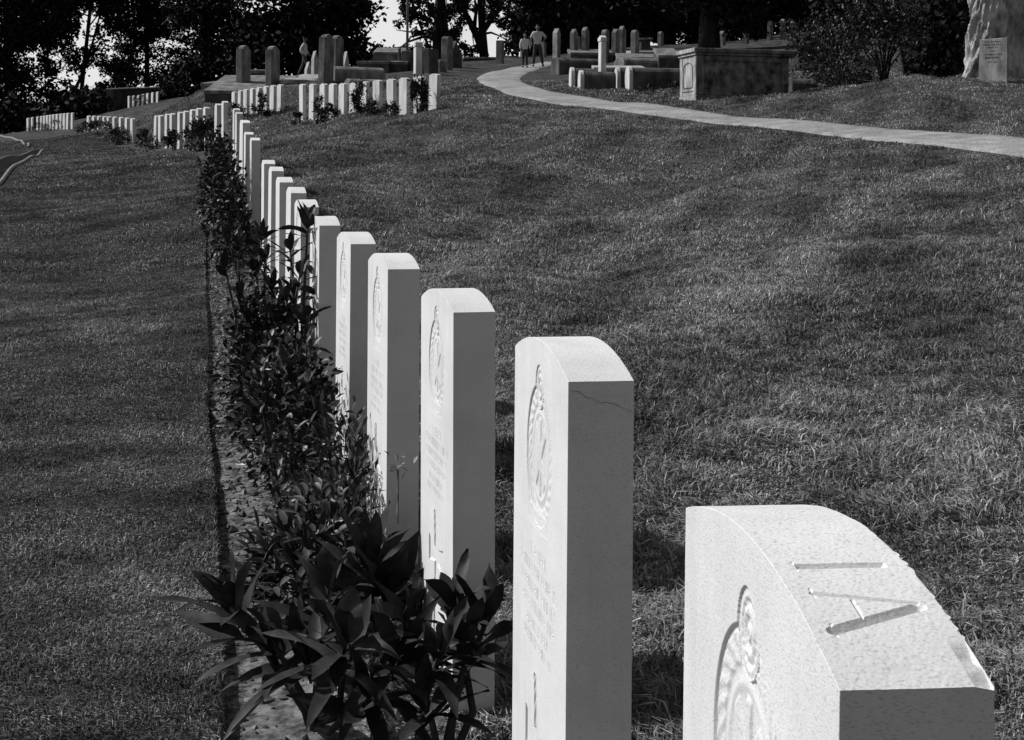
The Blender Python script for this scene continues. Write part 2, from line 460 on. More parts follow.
# ------------------------------------------------------------------ path
near_e = [(1180, 181), (1100, 168), (1024, 158), (960, 150.5), (900, 144), (830, 136), (760, 128.5), (700, 122), (640, 115), (590, 109.5), (550, 104), (520, 98.5), (497, 92), (482, 86), (474, 81), (473, 77.5), (480, 74), (497, 70.5), (520, 66.5), (541, 62.5)]
far_e = [(1180, 155), (1100, 146), (1024, 137.5), (960, 133.5), (900, 129), (830, 123.5), (760, 118), (700, 111.5), (650, 105), (610, 100), (575, 95), (550, 91), (533, 86), (525, 82), (523, 79), (525, 76), (531, 73), (540, 69.5), (551, 66), (562, 62.5)]
A = np.array([hit(*p) for p in near_e]); B = np.array([hit(*p) for p in far_e])


def resample(P, n):
    P = np.asarray(P, float)
    s = np.concatenate([[0], np.cumsum(np.linalg.norm(np.diff(P[:, :2], axis=0), axis=1))])
    t = np.linspace(0, s[-1], n)
    Q = np.column_stack([np.interp(t, s, P[:, k]) for k in range(P.shape[1])])
    for _ in range(3): Q[1:-1] = (Q[:-2] + 2 * Q[1:-1] + Q[2:]) / 4
    return Q


# resample by index so that both edges stay paired
def by_index(P, n):
    t = np.linspace(0, len(P) - 1, n)
    Q = np.column_stack([np.interp(t, np.arange(len(P)), P[:, k]) for k in range(P.shape[1])])
    for _ in range(30): Q[1:-1] = (Q[:-2] + 2 * Q[1:-1] + Q[2:]) / 4
    return Q


NP = 240
PA, PB = by_index(A, NP), by_index(B, NP)
wob = np.column_stack([vnoise(np.arange(NP) * .35, 0, 8), vnoise(np.arange(NP) * .35, 5, 9)]) * 0.03
PA[:, 0] += wob[:, 0]; PB[:, 0] += wob[:, 1]
_mid = (PA[::2, :2] + PB[::2, :2]) / 2
_dm = np.full(_GH.shape, 99.0)
for q in _mid: _dm = np.minimum(_dm, np.hypot(_GX - q[0], _GY - q[1]))
BUMP = np.clip((_dm - 1.3) / 1.6, 0, 1)


def ground_meshes():
    us = np.concatenate([[-900, -400, -180, -90, -60], np.arange(-46, -14, 1.5), np.arange(-14, -4, .5), np.arange(-4, -1, .2), np.arange(-1, -.05, .06), [-.04, -.02, 0.0, 0.008],
                         np.arange(.03, .42, .03), np.arange(.44, 3, .1), np.arange(3, 9, .25), np.arange(9, 26, .5), np.arange(26, 70, 3), [80, 120, 200, 400, 900]])
    Ys = np.concatenate([[-300, -100, -40, -15, -6], np.arange(-2.5, 1.4, .2), np.arange(1.4, 8, .08), np.arange(8, 20, .15), np.arange(20, 40, .3), np.arange(40, 106, .8), [107, 112, 125, 150, 200, 300, 500, 900, 1500]])
    # the columns follow the bed edge near the camera and straighten out far away
    k = np.clip((130 - Ys) / 20, 0, 1)
    ex = np.where(Ys < 106, edge_x(Ys), edge_x(np.minimum(Ys, 106)))
    U, YY = np.meshgrid(us, Ys)
    XX = U + ex[:, None]
    H = terrain(XX, YY)
    far = np.clip((np.maximum(np.abs(XX) - 60, 0)) * 0.02, 0, 6)
    H = H - far
    V = np.stack([XX, YY, H], -1).reshape(-1, 3)
    nr, nc = XX.shape
    idx = np.arange(nr * nc).reshape(nr, nc)
    F = np.stack([idx[:-1, :-1], idx[:-1, 1:], idx[1:, 1:], idx[1:, :-1]], -1)
    uc = (us[:-1] + us[1:]) / 2
    soil = ((uc > -.0) & (uc < .42))[None, :] & ((Ys[:-1] > -2) & (Ys[:-1] < 22))[:, None]
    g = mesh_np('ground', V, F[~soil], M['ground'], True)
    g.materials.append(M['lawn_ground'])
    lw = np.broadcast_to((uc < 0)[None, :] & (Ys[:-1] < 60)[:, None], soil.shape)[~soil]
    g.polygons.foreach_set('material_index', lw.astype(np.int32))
    o = link('ground', g); tag(o, 'dark turf ground of the cemetery hillside', None, None, 'structure')
    fs = F[soil]
    used, inv = np.unique(fs.ravel(), return_inverse=True)
    s = mesh_np('bed_soil', V[used], inv.reshape(fs.shape), M['soil'], True)
    o = link('bed_soil', s); tag(o, 'strip of bare soil between the lawn edge and the headstones', None, None, 'structure')


ground_meshes()

NC = 9
V = []
for k in range(NC):
    t = k / (NC - 1)
    q = PA * (1 - t) + PB * t
    q[:, 2] = terrain(q[:, 0], q[:, 1]) + 0.035 - (0.09 if k in (0, NC - 1) else 0)
    V.append(q)
V = np.stack(V, 1).reshape(-1, 3)
idx = np.arange(NP * NC).reshape(NP, NC)
F = np.stack([idx[:-1, :-1], idx[:-1, 1:], idx[1:, 1:], idx[1:, :-1]], -1).reshape(-1, 4)
o = link('path', mesh_np('path', V, F, M['path'], True))
tag(o, 'pale gravel path curving up the grassy slope', None, None, 'structure')
PATH_POLY = np.concatenate([PA[:, :2], PB[::-1, :2]])


def in_path(X, Y):
    """points on the path (even-odd rule)"""
    ins = np.zeros(len(X), bool)
    P = PATH_POLY[::3]
    x0, y0 = P[-1]
    for x1, y1 in P:
        c = ((y1 > Y) != (y0 > Y))
        xi = (x0 - x1) * (Y - y1) / ((y0 - y1) if y0 != y1 else 1e-9) + x1
        ins ^= c & (X < xi)
        x0, y0 = x1, y1
    return ins


# ------------------------------------------------------------------ drain at the left
DR_R = np.array([hit(*p) for p in [(-60, 240), (-25, 207), (0, 186), (10, 175), (20, 165), (32, 156), (46, 150.5)]])
DR_L = DR_R[np.argsort(DR_R[:, 1])]
def drain_x(Y): return np.interp(Y, DR_L[:, 1], DR_L[:, 0], left=-99, right=-99)


def quad_fit(H, n):
    """a smooth curve over the ground through noisy points, X as a function of the depth"""
    y = np.linspace(H[:, 1].min(), H[:, 1].max(), n)
    x = np.polyval(np.polyfit(H[:, 1], H[:, 0], 2), y)
    return np.column_stack([x, y, terrain(x, y)])


def strip(pix, width, height, name, m, parent, lift=0.0):
    P = quad_fit(np.array([hit(*p) for p in pix]), 70)[::-1]
    d = np.gradient(P[:, :2], axis=0)
    n = np.column_stack([-d[:, 1], d[:, 0]]) / np.linalg.norm(d, axis=1)[:, None]
    prof = [(-width / 2, -.15), (-width / 2, height - .02), (-width / 2 + .02, height), (width / 2 - .02, height), (width / 2, height - .02), (width / 2, -.15)]
    V = []
    for k in range(len(P)):
        z = P[k, 2]
        for o_, h_ in prof: V.append((P[k, 0] + n[k, 0] * o_, P[k, 1] + n[k, 1] * o_, z + h_ + lift))
    V = np.array(V)
    m_ = len(prof)
    idx = np.arange(len(V)).reshape(-1, m_)
    F = [np.stack([idx[:-1, i], idx[:-1, i + 1], idx[1:, i + 1], idx[1:, i]], -1) for i in range(m_ - 1)]
    me = mesh_np(name, V, [np.concatenate(F), idx[[0]], idx[[-1], ::-1]], m)
    return link(name, me, parent)


dr = empty('drainage_channel', (0, 0, 0))
tag(dr, 'curved dark drainage channel with pale concrete kerbs at the lawn edge', 'drain')
strip([(-60, 240), (-25, 207), (0, 186), (10, 175), (20, 165), (32, 156), (46, 150.5)], .07, .045, 'kerb', M['kerb'], dr)
strip([(-60, 204), (-25, 180), (0, 164), (13, 157), (26, 152.5), (46, 149.5)], .06, .045, 'kerb', M['kerb'], dr)
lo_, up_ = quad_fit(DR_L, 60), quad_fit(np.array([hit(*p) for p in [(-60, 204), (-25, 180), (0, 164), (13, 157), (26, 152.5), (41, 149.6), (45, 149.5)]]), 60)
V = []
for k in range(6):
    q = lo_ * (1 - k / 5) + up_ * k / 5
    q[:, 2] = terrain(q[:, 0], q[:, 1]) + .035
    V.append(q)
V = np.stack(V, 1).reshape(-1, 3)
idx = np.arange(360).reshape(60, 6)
link('channel_shade', mesh_np('channel_shade', V, np.stack([idx[:-1, :-1], idx[:-1, 1:], idx[1:, 1:], idx[1:, :-1]], -1).reshape(-1, 4), M['drain_shade'], True), dr)  # flat dark sheet over the turf, painted as the trench's shaded depth
o = strip([(-70, 127), (-30, 133), (0, 138.5), (20, 143.5), (36, 147.5)], .06, .06, 'kerb', M['kerb'], None)
tag(o, 'thin pale concrete kerb crossing the grass behind the drain', 'kerb')


# ------------------------------------------------------------------ headstones
def arch_drop(x):            # x from -w/2 to w/2, drop below the apex
    return ST_RISE * (2 * x / ST_W) ** 2


def seg_d(px, py, ax, ay, bx, by):
    vx, vy = bx - ax, by - ay
    t = np.clip(((px - ax) * vx + (py - ay) * vy) / (vx * vx + vy * vy), 0, 1)
    return np.hypot(px - ax - t * vx, py - ay - t * vy)


def sstep(a, b, x):
    t = np.clip((x - a) / (b - a), 0, 1)
    return t * t * (3 - 2 * t)


def relief(x, d, seed):
    """carving on the front: depth (negative is cut in); x across, d below the apex. Returns depth and a part id."""
    h = np.zeros_like(x)
    pid = np.zeros(x.shape, int)
    # ---- badge: sunk oval panel with a crown over a wreath and a crossed device
    cx, cd = 0.0, 0.158
    e = np.hypot((x - cx) / .090, (d - cd) / .098)
    crown = np.hypot((x - cx) / .026, (d - .064) / .030)
    inside = np.minimum(e, crown)
    panel = -0.0075 * (1 - sstep(.965, 1.0, e))
    ang = np.arctan2((d - cd), (x - cx))
    wreath = sstep(.70, .76, e) * (1 - sstep(.93, .97, e))
    leafy = 0.0042 + 0.0016 * np.sin(ang * 26 + e * 30) + 0.0008 * vnoise(x * 420, d * 420, seed)
    m = panel + wreath * leafy
    ring = np.exp(-((e - .60) / .05) ** 2) * .0042
    m = m + ring
    core = 1 - sstep(.50, .56, e)
    dev = np.maximum.reduce([1 - sstep(.006, .011, seg_d(x, d, -.035, cd - .04, .035, cd + .04)),
                             1 - sstep(.006, .011, seg_d(x, d, .035, cd - .04, -.035, cd + .04)),
                             1 - sstep(.010, .015, np.hypot(x, (d - cd) * .8)),
                             1 - sstep(.004, .008, seg_d(x, d, 0, cd - .05, 0, cd + .05))])
    m = m + core * dev * (.0062 + .0008 * vnoise(x * 300, d * 300, seed + 3))
    scroll = (1 - sstep(.010, .014, np.abs(d - (cd + .088 - 1.2 * x * x)))) * (np.abs(x) < .07)
    m = m * (1 - scroll) + scroll * (-.001)
    cr = -.003 * (1 - sstep(.95, 1.0, crown)) + (1 - sstep(.7, .95, crown)) * (.0026 * np.sin(crown * 17) + .0014 * vnoise(x * 380, d * 380, seed + 7))
    use_c = crown < 1
    bad = np.where(use_c, cr, m)
    ib = (inside < 1.0) | (scroll > 0)
    h = np.where(ib, np.where(use_c | (e < .96), bad * .30 - .0009, bad * .36), h)
    pid = np.where((e < 1.08) | (crown < 1.12) | (scroll > 0), 1, pid)
    # ---- worn inscription: lines of shallow strokes
    r = np.random.default_rng(seed)
    for k, (dl, wl, hh) in enumerate([(.285, .10, .016), (.312, .26, .013), (.337, .24, .013), (.362, .22, .013), (.388, .15, .013), (.41, .2, .011)]):
        xx = -wl / 2
        while xx < wl / 2:
            cw = hh * r.uniform(.45, .8)
            if r.random() > .14:
                kind = r.integers(0, 4)
                dd = 9 + 0 * x
                if kind in (0, 1, 3): dd = np.minimum(dd, seg_d(x, d, xx, dl, xx, dl + hh))
                if kind in (1, 2): dd = np.minimum(dd, seg_d(x, d, xx, dl, xx + cw * .8, dl + hh))
                if kind in (0, 2): dd = np.minimum(dd, seg_d(x, d, xx, dl + hh * .5, xx + cw * .8, dl + hh * .5))
                if kind == 3: dd = np.minimum(dd, seg_d(x, d, xx + cw * .8, dl, xx + cw * .8, dl + hh))
                h = h - .0008 * (1 - sstep(.0008, .0019, dd))
            xx += cw + .004
        pid = np.where((np.abs(x) < .145) & (d > .279) & (d < .427), 2, pid)
    # ---- incised cross
    a = np.minimum.reduce([np.maximum(np.abs(x) - .016 - .012 * np.clip(np.abs(d - .56) / .14, 0, 1) ** 2, np.abs(d - .60) - .145),
                           np.maximum(np.abs(d - .545) - .016 - .012 * np.clip(np.abs(x) / .08, 0, 1) ** 2, np.abs(x) - .082)])
    h = h - .0030 * (1 - sstep(-.002, .0, a))
    pid = np.where((np.abs(x) < .10) & (d > .445) & (d < .76), 3, pid)
    return h, pid


def letters(x, y):
    """the letters I and A cut into the top of the nearest stone (x across the stone, +y to the front)"""
    # letter height runs from front (foot) to back (head)
    f, b = .0285, -.0285
    dI = np.maximum(np.abs(x + .0605) - .0042, np.maximum(y - f, b - y))
    dI = np.minimum(dI, np.maximum(np.abs(y - f) - .0010, np.abs(x + .0605) - .0075))
    dA = np.minimum(seg_d(x, y, -.0975, f, -.1125, b) - .0021, seg_d(x, y, -.139, f, -.1165, b) - .0044)
    dA = np.minimum(dA, seg_d(x, y, -.107, .008, -.129, .008) - .0012)
    dA = np.minimum(dA, np.maximum(np.abs(y - f) - .0010, np.minimum(np.abs(x + .0975) - .0065, np.abs(x + .139) - .0075)))
    # another letter, almost worn away
    dW = np.minimum(seg_d(x, y, .012, .022, .012, -.016) - .002, seg_d(x, y, -.014, .022, -.014, -.016) - .002) + .0022
    d = np.minimum(np.minimum(dI, dA), 9)
    return -np.clip(-d, 0, .0062), d


def headstone_meshes(kind, seed=1):
    """kind 'top' = dense, with letters; 'full' = carved front; 'plain' = no carving. Returns {part: (V, faces)}"""
    e = {'top': .0003, 'full': .0004, 'plain': .0012}[kind]
    w2, t2 = ST_W / 2 - e, ST_T / 2
    zb = -.25
    H = ST_H - zb
    if kind == 'plain':
        xs = np.linspace(-w2, w2, 17); ts = np.array([0, .05, H - e])
    else:
        st = .0011 if kind == 'top' else .0017
        so_ = .0013 if kind == 'top' else .004
        lx = np.arange(-.150, -.045, .0006) if kind == 'top' else []
        xs = np.unique(np.round(np.concatenate([lx, np.arange(-w2, -.10, so_), np.arange(-.10, .10, st), np.arange(.10, w2, so_), [w2]]), 6))
        lim = .30 if kind == 'top' else .28
        ts = np.concatenate([np.arange(0, .03, .004), np.arange(.03, lim, st), np.arange(lim, .76, .0026 if kind != 'top' else .006), np.arange(.76, H - e, .05), [H - e]])
    Xg, Tg = np.meshgrid(xs, ts)
    a = arch_drop(Xg)
    # distances below the apex: the top rows follow the arch, the lower ones are level
    D = Tg + a * (1 - np.clip(Tg / .26, 0, 1)) + e
    if kind == 'plain': D = Tg + a * np.array([1, 1, 0])[:, None] + e
    if kind == 'plain':
        hh, pid = np.zeros_like(Xg), np.zeros(Xg.shape, int)
    else:
        hh, pid = relief(-Xg, D, seed)
        edge = np.clip((w2 - np.abs(Xg)) / .01, 0, 1) * np.clip((D - a - e) / .01, 0, 1)
        hh = hh * edge
    FV = np.stack([Xg, t2 + hh, ST_H - D], -1)
    nr, nc = Xg.shape
    idx = np.arange(nr * nc).reshape(nr, nc)
    FF = np.stack([idx[:-1, :-1], idx[1:, :-1], idx[1:, 1:], idx[:-1, 1:]], -1)
    fp = np.maximum.reduce([pid[:-1, :-1], pid[1:, :-1], pid[1:, 1:], pid[:-1, 1:]])
    faces = {0: [FF[fp == 0]]}
    for k in (1, 2, 3): faces[k] = [FF[fp == k]]
    verts = [FV.reshape(-1, 3)]
    n = nr * nc
    # boundary loop: along the top from +x to -x, down the -x side, bottom, up the +x side
    loop = np.concatenate([idx[0, ::-1], idx[1:, 0], idx[-1, 1:], idx[-2:0:-1, -1]])
    if kind != 'plain':   # thin the sides
        pass
    P = verts[0][loop]
    out = np.zeros((len(loop), 2))
    ntop = nc
    xt = P[:ntop, 0]
    sl_ = -2 * ST_RISE * (2 / ST_W) ** 2 * xt
    nn = np.column_stack([-sl_, np.ones(ntop)])
    out[:ntop] = nn / np.linalg.norm(nn, axis=1)[:, None]
    nside = nr - 1
    out[ntop:ntop + nside] = (-1, 0)
    out[ntop + nside:ntop + nside + nc - 1] = (0, -1)
    out[ntop + nside + nc - 1:] = (1, 0)
    out[0] += (1, 0); out[ntop - 1] += (-1, 0)
    L = len(loop)
    ys = np.array([t2 - e, -t2 + e]) if kind != 'top' else np.concatenate([[t2 - e], np.arange(t2 - .004, -t2 + .004, -.0008), [-t2 + e]])
    prev = loop
    for k, y in enumerate(ys):
        Q = np.column_stack([P[:, 0] + out[:, 0] * e, np.full(L, y), P[:, 2] + out[:, 1] * e])
        ld = None
        if kind == 'top':
            dz, ld = letters(Q[:ntop, 0], Q[:ntop, 1])
            edge = np.clip((t2 - np.abs(y)) / .006, 0, 1)
            Q[:ntop, 2] += dz * edge + .00009 * vnoise(Q[:ntop, 0] * 520, y * 520 + 50, 3) + .00016 * vnoise(Q[:ntop, 0] * 60, y * 60, 4)
            # chipped back arris near the low end
            chip = np.clip((-y - .031) / .0105, 0, 1) * (np.exp(-((Q[:ntop, 0] + .163) / .009) ** 2) * .0045 + np.exp(-((Q[:ntop, 0] + .185) / .007) ** 2) * .004
                                                      + .0004 * np.clip(vnoise(Q[:ntop, 0] * 60, y * 40 + 9, 6), 0, 1))
            Q[:ntop, 2] -= chip
            if y == ys[-1]:
                Q[:, 1] += .0016 * vnoise(np.arange(L) * .11, 3, 5)
        new = n + np.arange(L)
        verts.append(Q)
        n += L
        qf = np.stack([prev, np.roll(prev, -1), np.roll(new, -1), new], -1)[:, ::-1]
        if kind == 'top':
            isl = np.zeros(L, bool)
            isl[:ntop - 1] = (np.minimum(ld[:-1], ld[1:]) < .0012)
            faces[0].append(qf[~isl])
            faces.setdefault(4, []).append(qf[isl])
        else:
            faces[0].append(qf)
        prev = new
    Q = np.column_stack([P[:, 0], np.full(L, -t2), P[:, 2]])
    new = n + np.arange(L)
    verts.append(Q); n += L
    faces[0].append(np.stack([prev, np.roll(prev, -1), np.roll(new, -1), new], -1)[:, ::-1])
    V = np.concatenate(verts)
    res = {}
    for k, fl in faces.items():
        q = np.concatenate(fl)
        if not len(q): continue
        used, inv = np.unique(q.ravel(), return_inverse=True)
        extra = None
        if k == 0:
            used2 = np.concatenate([used, new[~np.isin(new, used)]])
            pos = {int(u): i for i, u in enumerate(used2)}
            cap = np.array([[pos[int(i)] for i in new[::-1]]])
            res[k] = (V[used2], [inv.reshape(q.shape), cap])
        else:
            res[k] = (V[used], [inv.reshape(q.shape)])
    return res


PART = {0: 'slab', 1: 'badge_carving', 2: 'inscription', 3: 'cross_carving', 4: 'lettering'}
variants = {}
for nm, kind, seed in [('top', 'top', 3), ('full_a', 'full', 5), ('full_b', 'full', 11)]:
    variants[nm] = {k: mesh_np('headstone_' + PART[k], v, f, M['stone']) for k, (v, f) in headstone_meshes(kind, seed).items()}
v0, f0 = headstone_meshes('plain')[0]
plain_near = mesh_np('headstone_plain', v0, f0, M['stone'])
plain_far = mesh_np('headstone_far', v0, f0, M['stone_far'])

ORD = ['first', 'second', 'third', 'fourth', 'fifth', 'sixth', 'seventh', 'eighth', 'ninth', 'tenth', 'eleventh', 'twelfth', 'thirteenth', 'fourteenth', 'fifteenth', 'sixteenth',
       'seventeenth', 'eighteenth', 'nineteenth', 'twentieth', 'twenty-first', 'twenty-second', 'twenty-third', 'twenty-fourth', 'twenty-fifth', 'twenty-sixth', 'twenty-seventh', 'twenty-eighth']


def stone_pose(px, y, Y, a_deg):
    a = R(a_deg)
    c = at(px, y, Y)
    d = np.array([-math.sin(a), math.cos(a)]); r = np.array([math.cos(a), math.sin(a)])
    ctr = c[:2] + d * ST_W / 2 + r * ST_T / 2
    top = at(px, y, Y + ST_W / 2 * math.cos(a))[2]
    return np.array([ctr[0], ctr[1], top - ST_H]), a + math.pi / 2


def stone_label(i):
    if i == 0: return 'nearest white headstone, cut off by the frame, letters carved on its flat arched top'
    if i == 1: return 'second white headstone from the near end, with a hairline crack in its shaded side'
    if i == 2: return 'third white headstone of the long row, broad dark leaves covering its foot'
    if i < 11: return ORD[i] + ' white headstone from the near end of the long row by the flower bed'
    if i < 17: return ORD[i - 11] + ' of the six white headstones standing beyond the gap in the long row'
    if i < 19: return ('nearer' if i == 17 else 'farther') + ' of the paired white headstones rising behind the dense shrub'
    return ORD[27 - i] + ' white headstone from the left end of the long curving row'


for i, ((px, y, Y), a) in enumerate(zip(ROW, ROW_A)):
    loc, rz = stone_pose(px, y, Y, a)
    lean = random.uniform(-.5, .5)
    if i == 0:          # the nearest one has sunk a little at its near end
        a, lean = 5.386, -1.32
        d_ = np.array([-math.sin(R(a)), math.cos(R(a))]); r_ = np.array([math.cos(R(a)), math.sin(R(a))])
        c_ = np.array([(844.2 - CX) / F_PX * .7757, .7757]) + d_ * (ST_W / 2 + ST_H * .023) + r_ * ST_T / 2
        loc, rz = np.array([c_[0], c_[1], CAM_Z - .2335 - ST_H]), R(a) + math.pi / 2
    if i < 7:
        e = empty('headstone', loc, rz)
        vm = variants['top' if i == 0 else ('full_a' if i % 2 else 'full_b')]
        for k, me in vm.items():
            if i == 0 and k in (2, 3): pass
            link(PART[k], me, e)['seed'] = .13 + i * .37
        if i == 1:      # hairline crack across the shaded side
            g_ = np.random.default_rng(12)
            yy = np.linspace(ST_T / 2 - .002, -ST_T / 2 + .002, 30)
            zz = ST_H - ST_RISE - .010 - .030 * np.linspace(0, 1, 30) ** .8 + np.cumsum(g_.normal(0, .0011, 30))
            wd = .00015 + .0003 * np.abs(np.sin(np.linspace(0, 7, 30)))
            Vc = np.stack([np.column_stack([np.full(30, -ST_W / 2 - .0004), yy, zz + wd]), np.column_stack([np.full(30, -ST_W / 2 - .0004), yy, zz - wd])], 1).reshape(-1, 3)
            q_ = np.arange(29)[:, None] * 2
            link('crack', mesh_np('crack', Vc, q_ + np.array([[0, 1, 3, 2]]), M['old']), e)
    else:
        e = link('headstone', plain_near if i < 15 else plain_far, None, loc, rz)
        e['seed'] = .13 + i * .37
    e.rotation_euler = (R(random.uniform(-.35, .35)) if i > 1 else 0, R(lean if i != 1 else 0), rz)
    tag(e, stone_label(i), 'headstone', 'white headstones of the long curving row')


def stone_row(name, group, cols, pix_l, y_l, Y_a, Y_b, a0, a1, where, rev=False):
    """a far row: pixel columns of the lit fronts with their top heights"""
    n = len(pix_l)
    for i in range(n):
        t = i / (n - 1)
        Y = Y_a + (Y_b - Y_a) * t
        ctr = at(pix_l[i] + cols, y_l[i], Y)
        e = link('headstone', plain_far, None, (ctr[0], ctr[1], ctr[2] - ST_H + .0), R(a0 + (a1 - a0) * t) + math.pi / 2)
        e.rotation_euler = (R(random.uniform(-.8, .8)), R(random.uniform(-1, 1)), R(a0 + (a1 - a0) * t + random.uniform(-2, 2)) + math.pi / 2)
        if i == 0: w = 'leftmost'
        elif i == n - 1: w = 'rightmost'
        elif i < n / 2: w = ORD[i] + ' from left'
        else: w = ORD[n - 1 - i] + ' from right'
        tag(e, 'white headstone, ' + w + ' in ' + where, 'headstone', group)


stone_row('b', 'headstones of the row beneath the old tombs', 3.9,
          [299, 309, 319.5, 329, 339, 350, 361, 374, 388, 400.7, 415.5, 430.5], [84, 83.8, 83.6, 83.5, 83.2, 82.6, 81.4, 80, 78.8, 77.6, 76, 73.7], 36.5, 31.6, 23, 30,
          'the planted row of twelve below the old tombs')
stone_row('bb', 'headstones of the short row by the long slab', 2.8,
          [231.8, 237.6, 243.7, 250, 256.4, 263.5, 270.4, 277.5], [91.5, 90.2, 89, 88.2, 87.2, 86, 85.3, 84.4], 43.5, 39.5, 22, 24,
          'the short row beside the low grey slab')
stone_row('c', 'headstones of the row behind the lawn', 2,
          [86.9, 92, 97.3, 102.4, 107.2, 113, 119.4, 125, 130.9], [115.6, 115.8, 116, 116.2, 116.4, 116.7, 117, 117.6, 118.2], 50, 43, 24, 25,
          'the row of nine with shrubs behind the lawn')
stone_row('d', 'headstones of the row under the dark trees', 1.5,
          [26.8, 31, 36.5, 40, 43, 46, 49, 52.3, 55.7, 59.6, 63, 66.4, 71], [118, 117.2, 116.6, 116, 115.6, 115.2, 114.8, 114.4, 114, 113.6, 113.3, 113, 112.6], 82, 74, 31, 31,
          'the far row under the dark trees at left')
stone_row('e', 'headstones of the row below the low wall', 1.2,
          [128, 132.4, 137.3, 142, 146.5, 151.4, 156.3], [96, 95.6, 95, 94, 93.2, 92.4, 91.7], 97, 92, 31, 31,
          'the small row below the low grey wall')


# ------------------------------------------------------------------ grass
def grass(name, label, m, samp, length, seed, lean=0.8, ca=(.45, .55)):
    """samp: list of (y0,y1,count,width,length factor); keep(X,Y) chooses where"""
    g = np.random.default_rng(seed)
    Vs, Fq, Ft, n = [], [], [], 0
    for y0, y1, cnt, wid, lf, keep in samp:
        Y = np.sqrt(g.uniform(y0 * y0, y1 * y1, cnt))
        X = Y * g.uniform(-.43, .43, cnt)
        k = keep(X, Y)
        X, Y = X[k], Y[k]
        c = len(X)
        Z = terrain(X, Y)
        az = g.uniform(0, 2 * np.pi, c) * .75 + vnoise(X * 1.7, Y * 1.7, 31) * 2.2
        clump = 0.78 + ca[0] * vnoise(X * 2.6, Y * 2.2, 33) + ca[1] * vnoise(X * 9, Y * 9, 34)
        L = length * lf * g.uniform(.45, 1.25, c) * np.clip(clump, .3, 1.6)
        W = wid * g.uniform(.6, 1.3, c)
        ln = lean * g.uniform(.5, 1.3, c)
        dx, dy = np.cos(az), np.sin(az)
        az2 = az + g.uniform(-1.2, 1.2, c) + np.pi / 2
        wx, wy = np.cos(az2) * W / 2, np.sin(az2) * W / 2
        b = np.stack([X, Y, Z - .004], -1)
        h1, h2 = L * .6 * np.cos(ln * .6), L * np.cos(ln) * .9
        o1, o2 = L * .5 * np.sin(ln * .6), L * np.sin(ln)
        mid = b + np.stack([dx * o1, dy * o1, h1], -1)
        tip = b + np.stack([dx * o2, dy * o2, np.maximum(h2, .1 * L)], -1)
        wv = np.stack([wx, wy, 0 * wx], -1)
        V = np.stack([b - wv, b + wv, mid + wv * .8, mid - wv * .8, tip], 1)
        i = n + np.arange(c)[:, None] * 5
        Fq.append(i + np.array([[0, 1, 2, 3]])); Ft.append(i + np.array([[3, 2, 4]]))
        Vs.append(V.reshape(-1, 3)); n += 5 * c
    me = mesh_np(name, np.concatenate(Vs), [np.concatenate(Fq), np.concatenate(Ft)], m)
    o = link(name, me)
    tag(o, label, 'grass', None, 'stuff')


def keep_right(X, Y):
    u = X - edge_x(Y)
    return (u > .43) & ~in_path(X, Y)


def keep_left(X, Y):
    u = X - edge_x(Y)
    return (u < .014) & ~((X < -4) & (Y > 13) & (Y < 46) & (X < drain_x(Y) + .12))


def keep_soil(X, Y):
    u = X - edge_x(Y)
    return (u > .01) & (u < .30) & (vnoise(X * 8, Y * 8, 77) > -.1)


def keep_bed(X, Y):
    u = X - edge_x(Y)
    return (u > .28) & (u < .46)


def pw(y0, y1, dens): return int(.43 * (y1 * y1 - y0 * y0) * dens)


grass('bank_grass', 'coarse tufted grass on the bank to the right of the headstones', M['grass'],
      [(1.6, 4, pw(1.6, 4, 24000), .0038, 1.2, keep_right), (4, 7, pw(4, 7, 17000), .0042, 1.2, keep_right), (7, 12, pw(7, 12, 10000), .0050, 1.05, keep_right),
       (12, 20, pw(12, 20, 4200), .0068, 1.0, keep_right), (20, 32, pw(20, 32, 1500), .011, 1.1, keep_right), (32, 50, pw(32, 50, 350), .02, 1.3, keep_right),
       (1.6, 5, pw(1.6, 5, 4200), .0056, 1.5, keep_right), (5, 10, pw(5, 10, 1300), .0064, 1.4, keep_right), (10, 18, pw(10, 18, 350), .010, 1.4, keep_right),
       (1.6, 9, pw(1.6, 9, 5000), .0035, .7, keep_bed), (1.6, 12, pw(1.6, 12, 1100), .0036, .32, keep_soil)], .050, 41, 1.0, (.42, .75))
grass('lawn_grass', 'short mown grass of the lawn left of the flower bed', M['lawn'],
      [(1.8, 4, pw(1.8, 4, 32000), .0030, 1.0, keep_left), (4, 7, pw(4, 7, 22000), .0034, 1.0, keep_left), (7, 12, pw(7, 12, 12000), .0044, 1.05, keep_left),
       (12, 20, pw(12, 20, 4200), .0068, 1.2, keep_left), (20, 32, pw(20, 32, 1500), .012, 1.4, keep_left), (32, 60, pw(32, 60, 260), .022, 1.7, keep_left)], .028, 42, .85, (.16, .30))


